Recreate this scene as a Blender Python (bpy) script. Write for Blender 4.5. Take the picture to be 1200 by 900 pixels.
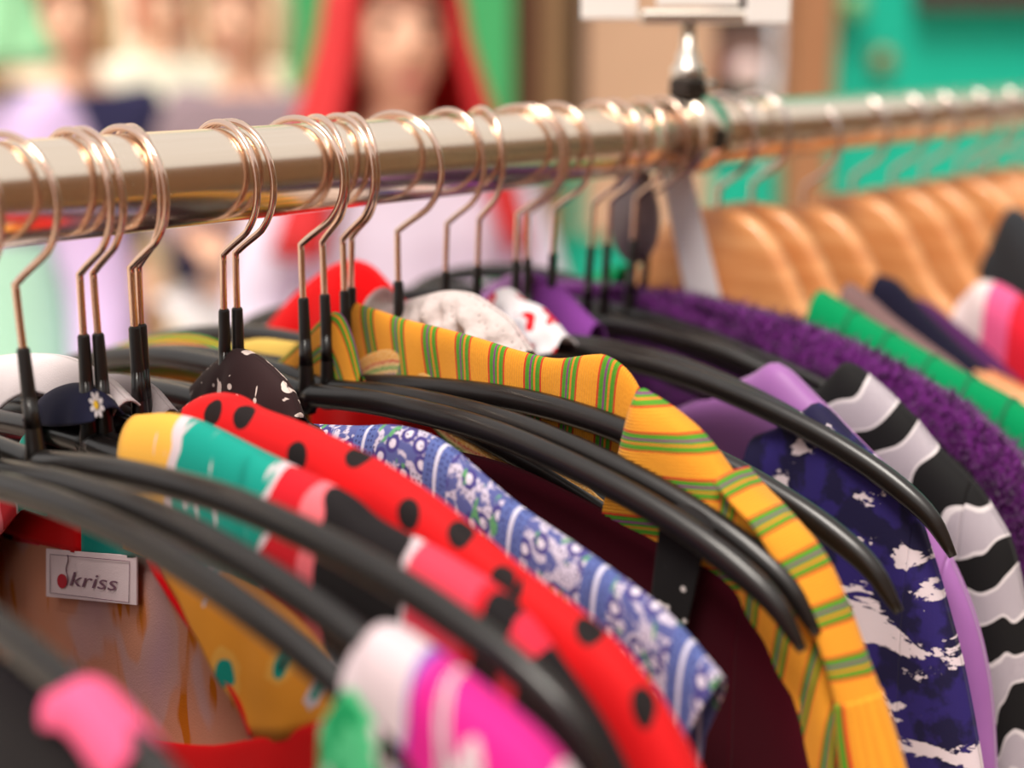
import bpy, bmesh, math, random
import numpy as np
from mathutils import Vector, Matrix
random.seed(7)
for o in list(bpy.data.objects): bpy.data.objects.remove(o, do_unlink=True)
scene = bpy.context.scene
C = scene.collection

# ------------------------------------------------------------------ camera
RZ = 1.45                                   # height of the rail axis; rail runs along +X at y = 0
FPX = 50.0/36*1200
_vp = np.array([1525., -406., FPX]); XC = _vp/np.linalg.norm(_vp)
_p = math.atan2(406, FPX)
UPC = -np.array([0, math.cos(_p), math.sin(_p)])
YC = np.cross(UPC, XC)
RM = np.stack([XC, YC, UPC])                # world = RM @ (right, down, forward)
CAM = np.array([0., -0.39916, RZ+0.04576])
cd = bpy.data.cameras.new('camera'); cam = bpy.data.objects.new('camera', cd); C.objects.link(cam)
r_, d_, f_ = RM[:, 0], RM[:, 1], RM[:, 2]
mw = Matrix(((r_[0], -d_[0], -f_[0], CAM[0]), (r_[1], -d_[1], -f_[1], CAM[1]), (r_[2], -d_[2], -f_[2], CAM[2]), (0, 0, 0, 1)))
cam.matrix_world = mw
cd.lens = 50; cd.sensor_width = 36; cd.clip_start = 0.01; cd.clip_end = 200
cd.dof.use_dof = True; cd.dof.focus_distance = 0.485; cd.dof.aperture_fstop = 3.7; cd.dof.aperture_blades = 0
scene.camera = cam

# ------------------------------------------------------------------ light
w = bpy.data.worlds.new('sky'); scene.world = w; w.use_nodes = True
bg = w.node_tree.nodes['Background']; bg.inputs[0].default_value = (1.0, 0.955, 0.92, 1); bg.inputs[1].default_value = 0.92
sd = bpy.data.lights.new('sun', 'SUN'); sd.energy = 4.2; sd.angle = math.radians(25); sd.color = (1, 0.93, 0.84)
sun = bpy.data.objects.new('sun', sd); C.objects.link(sun)
sun.rotation_euler = Vector((-0.45, -0.2, 1.0)).to_track_quat('Z', 'Y').to_euler()
scene.view_settings.view_transform = 'Standard'; scene.view_settings.look = 'None'
scene.view_settings.gamma = 1; scene.view_settings.use_curve_mapping = False
scene.view_settings.exposure = 0.0

# ------------------------------------------------------------------ helpers
def ray(px, py): return RM @ np.array([(px-600)/FPX, (py-450)/FPX, 1.0])
def onx(px, py, X):
    d = ray(px, py); return CAM+d*(X-CAM[0])/d[0]
def yz(L, X): return [tuple(onx(a, b, X)[1:]-np.array([0, RZ])) for a, b in L]
def XU(u):
    d = ray(u, 228-.0866*u); return float((CAM+d*(-CAM[1])/d[1])[0])
def at(px, py, Z): return Vector(CAM+ray(px, py)*Z)
def lin(c):
    out = []
    for v in c[:3]:
        v = v/255.; out.append(v/12.92 if v <= .04045 else ((v+.055)/1.055)**2.4)
    return (*out, 1.0)
def tag(o, label=None, cat=None, group=None, kind=None):
    if label: o['label'] = label
    if cat: o['category'] = cat
    if group: o['group'] = group
    if kind: o['kind'] = kind
    return o
def empty(name, loc, label=None, cat=None, group=None, kind=None):
    o = bpy.data.objects.new(name, None); C.objects.link(o); o.location = loc; o.empty_display_size = .02
    return tag(o, label, cat, group, kind)
def wloc(p):
    v = Vector((0, 0, 0))
    while p is not None: v += Vector(p.location); p = p.parent
    return v
def obj(name, verts, faces, mat, parent=None, smooth=True, uv=None, world=True):
    """verts in world coordinates; stored relative to the parent chain"""
    me = bpy.data.meshes.new(name)
    off = wloc(parent) if (parent and world) else Vector((0, 0, 0))
    me.from_pydata([tuple(Vector(v)-off) for v in verts], [], [tuple(f) for f in faces])
    if smooth: me.polygons.foreach_set('use_smooth', [True]*len(me.polygons))
    if uv is not None:
        l = me.uv_layers.new(name='UVMap'); idx = [lp.vertex_index for lp in me.loops]
        l.data.foreach_set('uv', np.array([uv[i] for i in idx], dtype=np.float32).ravel())
    if mat: me.materials.append(mat)
    me.update()
    o = bpy.data.objects.new(name, me); C.objects.link(o)
    if parent: o.parent = parent
    return o
def top(o):                       # a top-level one-mesh thing: put its origin at its centre
    me = o.data; n = len(me.vertices); co = np.empty(n*3, np.float32); me.vertices.foreach_get('co', co); co = co.reshape(-1, 3)
    c = (co.min(0)+co.max(0))/2; me.vertices.foreach_set('co', (co-c).ravel()); o.location = Vector(c.tolist())+Vector(o.location); me.update(); return o
def tube(path, rad, n=10, cap=True, flat=None):
    """swept tube: list of points, radius or list of radii; flat=(ax,az) gives elliptical section scale"""
    P = [Vector(p) for p in path]; R = rad if isinstance(rad, (list, tuple)) else [rad]*len(P)
    V, F = [], []
    t0 = (P[1]-P[0]).normalized(); ref = Vector((1, 0, 0)) if abs(t0.x) < .9 else Vector((0, 0, 1))
    nrm = (ref-t0*ref.dot(t0)).normalized()
    for i, p in enumerate(P):
        t = (P[min(i+1, len(P)-1)]-P[max(i-1, 0)]).normalized()
        nrm = (nrm-t*nrm.dot(t)).normalized(); b = t.cross(nrm)
        for k in range(n):
            a = 2*math.pi*k/n; ca, sa = math.cos(a), math.sin(a)
            if flat: ca *= flat[0]; sa *= flat[1]
            V.append(p+(nrm*ca+b*sa)*R[i])
    for i in range(len(P)-1):
        for k in range(n):
            F.append((i*n+k, i*n+(k+1) % n, (i+1)*n+(k+1) % n, (i+1)*n+k))
    if cap: F.append(tuple(range(n-1, -1, -1))); F.append(tuple((len(P)-1)*n+k for k in range(n)))
    return V, F
def smooth_curve(pts, n):
    """Catmull-Rom through pts, resampled to n points by arc length"""
    P = np.array(pts, float); Q = np.vstack([2*P[0]-P[1], P, 2*P[-1]-P[-2]]); out = []
    for i in range(1, len(Q)-2):
        for t in np.linspace(0, 1, 14, endpoint=False):
            a, b, c, d = Q[i-1], Q[i], Q[i+1], Q[i+2]
            out.append(.5*((2*b)+(-a+c)*t+(2*a-5*b+4*c-d)*t*t+(-a+3*b-3*c+d)*t**3))
    out.append(P[-1]); out = np.array(out)
    s = np.r_[0, np.cumsum(np.linalg.norm(np.diff(out, axis=0), axis=1))]
    q = np.linspace(0, s[-1], n)
    return np.stack([np.interp(q, s, out[:, k]) for k in range(out.shape[1])], 1)
def box(c, s, ax=None):
    """box verts/faces; ax = 3 axis vectors"""
    ax = ax or (Vector((1, 0, 0)), Vector((0, 1, 0)), Vector((0, 0, 1))); c = Vector(c)
    V = [c+ax[0]*(s[0]/2*i)+ax[1]*(s[1]/2*j)+ax[2]*(s[2]/2*k) for i in (-1, 1) for j in (-1, 1) for k in (-1, 1)]
    return V, [(0, 1, 3, 2), (4, 6, 7, 5), (0, 4, 5, 1), (2, 3, 7, 6), (0, 2, 6, 4), (1, 5, 7, 3)]
def bev(o, wd=.002, seg=2):
    m = o.modifiers.new('bevel', 'BEVEL'); m.width = wd; m.segments = seg; m.limit_method = 'ANGLE'; return o

# ------------------------------------------------------------------ materials
class M:
    def __init__(s, name, rough=.8, metal=0., sheen=0., spec=.5, coat=0.):
        s.mat = bpy.data.materials.new(name); s.mat.use_nodes = True; s.t = s.mat.node_tree
        s.b = s.t.nodes['Principled BSDF']; i = s.b.inputs
        i['Roughness'].default_value = rough; i['Metallic'].default_value = metal; i['Specular IOR Level'].default_value = spec
        i['Sheen Weight'].default_value = sheen; i['Coat Weight'].default_value = coat
        s.tc = s.t.nodes.new('ShaderNodeTexCoord')
    def link(s, a, inp):
        if isinstance(a, bpy.types.NodeSocket): s.t.links.new(a, inp)
        else: inp.default_value = a
    def uv(s): return s.tc.outputs['UV']
    def ob(s): return s.tc.outputs['Object']
    def sep(s, v):
        n = s.t.nodes.new('ShaderNodeSeparateXYZ'); s.link(v, n.inputs[0]); return n.outputs
    def comb(s, x=0., y=0., z=0.):
        n = s.t.nodes.new('ShaderNodeCombineXYZ')
        for k, v in enumerate((x, y, z)): s.link(v, n.inputs[k])
        return n.outputs[0]
    def math(s, op, a, b=0., c=0.):
        n = s.t.nodes.new('ShaderNodeMath'); n.operation = op
        for k, v in enumerate((a, b, c)): s.link(v, n.inputs[k])
        return n.outputs[0]
    def noise(s, v, scale, detail=2., rough=.5, dist=0.):
        n = s.t.nodes.new('ShaderNodeTexNoise'); s.link(v, n.inputs['Vector']); n.inputs['Scale'].default_value = scale
        n.inputs['Detail'].default_value = detail; n.inputs['Roughness'].default_value = rough; n.inputs['Distortion'].default_value = dist
        return n.outputs['Fac']
    def voro(s, v, scale, rand=1., feature='F1', dims='3D'):
        n = s.t.nodes.new('ShaderNodeTexVoronoi'); n.feature = feature; n.voronoi_dimensions = dims
        s.link(v, n.inputs['Vector']); n.inputs['Scale'].default_value = scale; n.inputs['Randomness'].default_value = rand
        return n.outputs
    def step(s, v, e0, e1):
        n = s.t.nodes.new('ShaderNodeMapRange'); s.link(v, n.inputs[0]); n.inputs[1].default_value = e0; n.inputs[2].default_value = e1
        return n.outputs[0]
    def mix(s, f, a, b):
        n = s.t.nodes.new('ShaderNodeMix'); n.data_type = 'RGBA'; s.link(f, n.inputs[0]); s.link(a, n.inputs[6]); s.link(b, n.inputs[7]); return n.outputs[2]
    def ramp(s, f, stops, const=True):
        n = s.t.nodes.new('ShaderNodeValToRGB'); r = n.color_ramp; r.interpolation = 'CONSTANT' if const else 'LINEAR'
        while len(r.elements) < len(stops): r.elements.new(.5)
        for e, (p, c) in zip(r.elements, stops): e.position = p; e.color = c
        s.link(f, n.inputs[0]); return n.outputs[0]
    def band(s, v, per, lo, hi):        # 1 where fract(v/per) in lo..hi
        f = s.math('FRACT', s.math('DIVIDE', v, per)); return s.math('MULTIPLY', s.math('GREATER_THAN', f, lo), s.math('LESS_THAN', f, hi))
    def col(s, c): s.link(c, s.b.inputs['Base Color']); return s
    def bump(s, h, strength=.3, dist=.001):
        n = s.t.nodes.new('ShaderNodeBump'); n.inputs['Strength'].default_value = strength; n.inputs['Distance'].default_value = dist
        s.link(h, n.inputs['Height']); s.t.links.new(n.outputs[0], s.b.inputs['Normal']); return s
def plain(name, c, rough=.8, metal=0., spec=.5, var=.12, scale=30, sheen=0., coat=0., bump=0.):
    m = M(name, rough, metal, sheen, spec, coat); a = lin(c); d = tuple(v*(1-var) for v in a[:3])+(1,)
    n = m.noise(m.ob(), scale, 3); m.col(m.mix(n, d, a))
    if bump: m.bump(m.noise(m.ob(), scale*12, 2), bump)
    return m.mat
def cloth(name, c, rough=.9, sheen=.04, weave=1800, var=.12, bump=.25):
    m = M(name, rough, 0, sheen, .12); a = lin(c); d = tuple(v*(1-var) for v in a[:3])+(1,)
    m.col(m.mix(m.noise(m.ob(), 40, 3), d, a)); m.bump(m.noise(m.ob(), weave, 2), bump, .0006); return m.mat

MT = {}
def mk():
    m = M('rail_chrome', .16, 1.0); n = m.noise(m.ob(), 9, 4, .6)
    sx = m.sep(m.ob()); st = m.noise(m.comb(m.math('MULTIPLY', sx[0], 3.), m.math('MULTIPLY', sx[1], 160.), m.math('MULTIPLY', sx[2], 160.)), 1., 3)
    m.col(m.mix(st, lin((250, 236, 220)), lin((234, 212, 188))))
    pit = m.step(m.voro(m.ob(), 420, 1.)[0], .10, .16)
    patch = m.step(m.noise(m.ob(), 28, 2), .62, .7)
    m.link(m.math('ADD', m.math('MULTIPLY', m.math('MULTIPLY', m.math('SUBTRACT', 1., pit), patch), .35), m.math('ADD', .15, m.math('MULTIPLY', st, .16))), m.b.inputs['Roughness'])
    m.bump(st, .04, .0004); MT['rail'] = m.mat
    MT['hook'] = plain('hook_copper_steel', (238, 206, 188), .2, 1., var=.14, scale=90)
    MT['hook_silver'] = plain('hook_steel', (222, 205, 200), .22, 1., var=.15, scale=90)
    MT['steel'] = plain('clamp_steel', (235, 226, 216), .34, 1., var=.2, scale=60)
    MT['darksteel'] = plain('clamp_dark', (70, 62, 58), .4, .8, var=.3, scale=60)
    MT['grey_plate'] = plain('grey_plate', (248, 242, 246), .45, .0, var=.08)
    MT['card'] = plain('white_card', (250, 244, 240), .5, var=.03)
    m = M('black_plastic', .3, 0, 0, .5, .15); n = m.noise(m.ob(), 60, 4)
    m.col(m.mix(n, lin((15, 12, 12)), lin((27, 21, 20)))); m.link(m.step(n, .1, 3.2), m.b.inputs['Roughness'])
    m.link(m.math('ADD', .22, m.math('MULTIPLY', n, .22)), m.b.inputs['Roughness']); m.bump(n, .05, .001); MT['black'] = m.mat
    MT['sleeve'] = plain('black_tubing', (24, 19, 20), .38, 0, var=.2, scale=80)
    m = M('varnished_wood', .38, 0, 0, .5, .2); s = m.sep(m.ob())
    g = m.noise(m.comb(m.math('MULTIPLY', s[0], 20.), m.math('MULTIPLY', s[1], 14.), m.math('MULTIPLY', s[2], 160.)), 1., 4, .6, .6)
    m.col(m.ramp(g, [(.25, lin((196, 120, 66))), (.5, lin((222, 150, 92))), (.75, lin((235, 172, 116)))], False)); MT['wood'] = m.mat
    # yellow striped cotton: stripes across UV.x
    def striped(name, axis, per, off=0., slant=0., objz=None):
        m = M(name, .85, 0, .1, .3); u = m.sep(m.uv()); v = u[axis]
        if objz is not None: oo = m.sep(m.ob()); v = m.math('ADD', m.math('MULTIPLY', oo[2], -1.), m.math('MULTIPLY', oo[1], objz))
        if slant: v = m.math('ADD', v, m.math('MULTIPLY', u[1-axis], slant))
        v = m.math('ADD', v, 10*per+off)
        f = m.math('FRACT', m.math('DIVIDE', v, per))
        Y, R, G, Pp, O = lin((238, 158, 40)), lin((206, 36, 24)), lin((50, 150, 30)), lin((120, 60, 120)), lin((226, 128, 40))
        c = m.ramp(f, [(0, R), (.045, G), (.15, Pp), (.2, G), (.265, O), (.315, G), (.425, R), (.47, Y)])
        rib = m.math('SINE', m.math('MULTIPLY', v, 2*math.pi/.00105))
        thr = m.noise(m.ob(), 900, 2)
        c = m.mix(m.math('MULTIPLY', m.step(rib, .2, 1.), .26), c, lin((170, 96, 16)))
        c = m.mix(m.math('MULTIPLY', thr, .12), c, lin((150, 84, 20)))
        m.col(c); m.bump(m.math('ADD', m.math('MULTIPLY', rib, .5), thr), .35, .0005); return m.mat
    MT['yel_u'] = striped('yellow_stripe_across', 0, .0168)
    MT['yel_v'] = striped('yellow_stripe_along', 1, .0152, .003)
    MT['yel_z'] = striped('yellow_stripe_level', 1, .0138, .004, 0., -.13)
    MT['yel_body'] = striped('yellow_stripe_body', 0, .0165, .0, .25)
    m = M('yellow_wrong_side', .9, 0, .03, .3); u = m.sep(m.uv()); f = m.math('FRACT', m.math('DIVIDE', u[1], .011))
    c = m.ramp(f, [(0, lin((226, 160, 80))), (.4, lin((206, 90, 70))), (.5, lin((220, 176, 120))), (.6, lin((120, 160, 90))), (.75, lin((216, 170, 120))), (.85, lin((150, 120, 130)))])
    sp = m.step(m.noise(m.ob(), 1500, 2), .45, .6); m.col(m.mix(m.math('MULTIPLY', sp, .55), c, lin((238, 206, 150)))); m.bump(sp, .5, .0006); MT['yel_back'] = m.mat
    # red with black dots
    m = M('red_polka', .75, 0, .03, .3); u = m.sep(m.uv()); v2 = m.comb(m.math('ADD', u[0], m.math('MULTIPLY', m.noise(m.ob(), 20, 0), .004)), u[1], 0.)
    d = m.voro(m.comb(u[0], u[1], 0.), 45, .45, 'F1', '2D')[0]; dot = m.step(d, .2, .18)
    m.col(m.mix(dot, lin((210, 3, 12)), lin((16, 4, 6)))); m.bump(m.noise(m.ob(), 1200, 2), .3, .0006); MT['polka'] = m.mat
    # blue floral
    m = M('blue_floral', .85, 0, .03, .25); u = m.sep(m.uv()); o = m.comb(u[0], u[1], 0.)
    nz = m.noise(o, 160, 2, .5, 1.2); base = m.mix(m.step(nz, .50, .55), lin((200, 190, 210)), lin((86, 92, 148)))
    fl = m.voro(o, 105, .9, 'F1', '2D'); flower = m.step(fl[0], .34, .30); ring = m.step(fl[0], .18, .14)
    base = m.mix(flower, base, lin((70, 62, 128))); base = m.mix(ring, base, lin((214, 204, 220)))
    lf = m.step(m.noise(m.comb(m.math('MULTIPLY', u[0], 1.7), m.math('ADD', u[1], 3.), 0.), 130, 1, .4, .5), .63, .66); base = m.mix(lf, base, lin((92, 152, 104)))
    dots = m.step(m.voro(o, 520, .5, 'F1', '2D')[0], .26, .2); base = m.mix(m.math('MULTIPLY', dots, m.step(nz, .5, .44)), base, lin((60, 54, 96)))
    bb = m.band(u[0], .034, .05, .36); wl = m.band(u[0], .034, .18, .225)
    bc = m.mix(dots, lin((88, 102, 162)), lin((52, 54, 104))); base = m.mix(bb, base, bc); base = m.mix(wl, base, lin((206, 202, 222)))
    m.col(base); m.bump(m.noise(m.ob(), 1500, 2), .25, .0005); MT['blue'] = m.mat
    # navy with white splashes
    m = M('navy_print', .75, 0, .03, .3); o = m.ob(); s = m.sep(o); st = m.comb(m.math('MULTIPLY', s[0], .4), m.math('MULTIPLY', s[1], 1.), m.math('MULTIPLY', s[2], 1.8))
    a = m.step(m.noise(st, 34, 6, .62, .4), .56, .575); b = m.step(m.noise(o, 60, 4), .45, .52)
    m.col(m.mix(a, m.mix(b, lin((40, 28, 100)), lin((20, 14, 56))), lin((222, 206, 214)))); m.bump(m.noise(o, 1200, 2), .2, .0005); MT['navy'] = m.mat
    # black with white blossoms
    m = M('black_print', .8, 0, .03, .3); o = m.ob(); a = m.step(m.noise(o, 55, 2, .5, 1.), .62, .64); b = m.step(m.voro(o, 170, .9)[0], .2, .15)
    m.col(m.mix(m.math('MAXIMUM', a, m.math('MULTIPLY', b, m.step(m.noise(o, 30, 1), .5, .55))), lin((18, 13, 15)), lin((214, 202, 200)))); MT['blackprint'] = m.mat
    m = M('brown_print', .8, 0, .03, .3); o = m.ob(); a = m.step(m.noise(o, 85, 2, .5, 1.5), .585, .6); b = m.step(m.voro(o, 130, 1.)[0], .17, .12)
    m.col(m.mix(m.math('MAXIMUM', a, b), lin((44, 22, 24)), lin((222, 204, 196)))); MT['brownprint'] = m.mat
    # black and white bold bands with fine hatch
    m = M('black_white_bands', .8, 0, .03, .3); u = m.sep(m.uv()); o = m.ob()
    oo = m.sep(o); v = m.math('ADD', m.math('ADD', m.math('MULTIPLY', oo[1], -.55), m.math('MULTIPLY', oo[2], -.8)), m.math('MULTIPLY', m.math('SUBTRACT', m.noise(m.comb(u[0], u[1], 0.), 22, 1), .5), .045))
    f = m.math('FRACT', m.math('DIVIDE', m.math('ADD', v, 1.), .029))
    hatch = m.math('SINE', m.math('MULTIPLY', m.math('SUBTRACT', u[0], u[1]), 2*math.pi/.0011))
    W, B = lin((214, 206, 208)), lin((12, 10, 12)); gr_ = W; gr = m.mix(m.step(hatch, -.2, .3), lin((206, 196, 204)), lin((122, 112, 122)))
    c = m.ramp(f, [(0, B), (.46, W), (.52, gr_), (.93, W), (.97, B)]); g = m.math('MULTIPLY', m.math('GREATER_THAN', f, .52), m.math('LESS_THAN', f, .93))
    m.col(m.mix(g, c, gr)); MT['bw'] = m.mat
    # tropical floral (large patches that follow the shoulder)
    m = M('tropical_print', .8, 0, .03, .3); u = m.sep(m.uv()); nzz = m.math('MULTIPLY', m.math('SUBTRACT', m.noise(m.comb(u[0], u[1], 0.), 30, 2, .5), .5), .03)
    v = m.math('ADD', u[0], nzz)
    Yl, T, R, K, Wt = lin((238, 176, 70)), lin((0, 146, 130)), lin((206, 12, 32)), lin((14, 6, 10)), lin((212, 192, 198))
    c = m.ramp(m.math('MULTIPLY', v, 4.0), [(0, Yl), (.10, Wt), (.12, T), (.28, Wt), (.288, R), (.345, lin((240, 110, 120))), (.375, K), (.505, Wt), (.512, lin((232, 60, 84))), (.6, R), (.62, K), (.66, lin((226, 40, 66))), (.695, K), (.9, T), (.93, K)])
    streak = m.step(m.noise(m.comb(m.math('MULTIPLY', u[0], 260.), m.math('MULTIPLY', u[1], 60.), 0.), 1., 2), .63, .68)
    m.col(m.mix(m.math('MULTIPLY', streak, m.math('LESS_THAN', m.math('MULTIPLY', v, 4.), .28)), c, Wt)); m.bump(m.noise(m.ob(), 1200, 2), .2, .0005); MT['tropic'] = m.mat
    m = M('tropical_front', .8, 0, .03, .3); o = m.ob(); a = m.noise(o, 26, 2, .5, 1.2)
    c = m.ramp(a, [(0, T), (.34, Wt), (.40, lin((236, 150, 40))), (.62, lin((238, 168, 70))), (.68, T), (.75, K)]); m.col(c); MT['tropic2'] = m.mat
    m = M('tropical_wrong_side', .95, 0, .0, .05); o = m.ob(); s = m.sep(o); st = m.comb(m.math('MULTIPLY', s[0], .3), s[1], m.math('MULTIPLY', s[2], .6))
    a = m.noise(st, 38, 1.5, .4, .2); b2 = m.noise(m.comb(0., s[1], m.math('MULTIPLY', s[2], .25)), 120, 1, .4, 0.)
    c = m.ramp(a, [(.0, lin((190, 150, 176))), (.42, lin((208, 158, 150))), (.46, lin((216, 148, 122))), (1., lin((222, 140, 98)))], False); m.col(m.mix(m.math('MULTIPLY', m.step(b2, .57, .62), m.step(a, .42, .5)), c, lin((206, 112, 30))))
    m.bump(m.noise(o, 1500, 2), .3, .0005); MT['tropic_in'] = m.mat
    m = M('magenta_print', .7, 0, .03, .3); u = m.sep(m.uv()); o = m.comb(u[0], m.math('MULTIPLY', u[1], .5), 0.)
    v = m.math('ADD', u[0], m.math('MULTIPLY', m.math('SUBTRACT', m.noise(o, 45, 2, .5, .8), .5), .05))
    Mg = lin((206, 22, 130)); c = m.ramp(m.math('MULTIPLY', v, 10.), [(0, Wt), (.19, lin((120, 70, 170))), (.23, Mg), (.36, Wt), (.385, K), (.40, Wt), (.43, Mg), (.66, Wt), (.74, K), (.9, Mg)]); m.col(c); MT['magenta'] = m.mat
    m = M('green_print', .7, 0, .03, .3); o = m.ob(); a = m.noise(o, 60, 2, .5, .8); m.col(m.ramp(a, [(0, lin((20, 150, 90))), (.45, lin((80, 190, 130))), (.6, Wt)])); MT['greenprint'] = m.mat
    # crochet / crinkled white
    m = M('white_crochet', .9, 0, .03, .25); o = m.ob(); d = m.voro(o, 330, 1., 'F1')[0]; hole = m.step(d, .16, .10); pk = m.step(m.noise(o, 45, 2), .56, .66)
    c = m.mix(m.math('MULTIPLY', pk, .4), lin((206, 192, 190)), lin((196, 120, 132))); m.col(m.mix(m.math('MULTIPLY', hole, .75), c, lin((70, 56, 48)))); m.bump(d, .5, .001); MT['crochet'] = m.mat
    m = M('red_white_print', .8, 0, .03, .25); o = m.ob(); a = m.noise(o, 70, 2, .5, .8); m.col(m.ramp(a, [(0, lin((226, 220, 224))), (.54, lin((206, 16, 34))), (.68, lin((232, 226, 230)))])); MT['redwhite'] = m.mat
    m = M('navy_daisy', .85, 0, .03, .25); o = m.ob(); d = m.voro(o, 60, .7)[0]; c = m.mix(m.step(d, .2, .17), lin((26, 26, 52)), lin((226, 220, 214))); m.col(m.mix(m.step(d, .09, .07), c, lin((236, 190, 40)))); MT['daisy'] = m.mat
    # pile and satin
    m = M('purple_pile', .95, 0, .2, .2); o = m.ob(); n = m.noise(o, 220, 3); m.col(m.mix(n, lin((66, 14, 76)), lin((112, 34, 122)))); m.bump(n, .8, .003); MT['purple'] = m.mat
    m = M('lilac_satin', .5, 0, .2, .4); n = m.noise(m.ob(), 24, 3); m.col(m.mix(n, lin((136, 78, 146)), lin((168, 110, 178)))); MT['lilac'] = m.mat
    m = M('striped_pink', .85, 0, .03, .3); u = m.sep(m.uv()); f = m.math('FRACT', m.math('DIVIDE', u[0], .11)); m.col(m.ramp(f, [(0, lin((226, 206, 206))), (.2, lin((226, 90, 140))), (.34, lin((222, 26, 50))), (.58, lin((226, 206, 206))), (.66, lin((214, 90, 80))), (.74, lin((140, 150, 186)))])); MT['pinkstripe'] = m.mat
    for k, c in dict(maroon=(62, 2, 18), red=(214, 6, 12), scarlet=(212, 6, 20), green=(0, 140, 84), violet=(128, 62, 146), dkviolet=(78, 34, 84), whitecloth=(226, 214, 216), greycloth=(160, 150, 152), dknavy=(26, 24, 44), blackcloth=(20, 15, 19), pink=(238, 96, 140), mauve=(124, 96, 96), charcoal=(52, 54, 58), royal=(30, 34, 120), yellowcloth=(214, 178, 90), labelwhite=(240, 214, 218), teal=(0, 126, 116)).items():
        MT[k] = cloth(k+'_cloth', c)
    MT['ink'] = plain('label_ink', (128, 84, 104), .8); MT['inkred'] = plain('label_red', (190, 10, 40), .8)
    for k, c in dict(skin=(246, 192, 162), lips=(176, 80, 80), eye=(50, 36, 32)).items(): MT[k] = plain(k+'_tone', c, .55, var=.08)
mk()

# ------------------------------------------------------------------ setting
H = Vector((RM[0, 2], RM[1, 2], 0)).normalized(); RT = Vector((RM[0, 0], RM[1, 0], 0)).normalized(); UP = Vector((0, 0, 1))
AX = (RT, H, UP)
def bgp(px, py, dist):                # point seen at a pixel, on the vertical plane `dist` metres ahead of the camera
    d = Vector(ray(px, py)); return Vector(CAM)+d*(dist/d.dot(H))
def slab(name, x0, y0, x1, y1, dist, depth, mat, parent=None, bevel=0.):
    a = bgp(x0, y0, dist); b = bgp(x1, y1, dist); wdt = (b-a).dot(RT); hgt = (a-b).z
    c = (a+b)/2; c.z = (a.z+b.z)/2; c = a+RT*((b-a).dot(RT)/2); c.z = (a.z+b.z)/2; c = c+H*(depth/2)
    V, F = box(c, (abs(wdt), depth, abs(hgt)), AX); o = obj(name, V, F, mat, parent, False)
    if bevel: bev(o, bevel)
    return o
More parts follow.
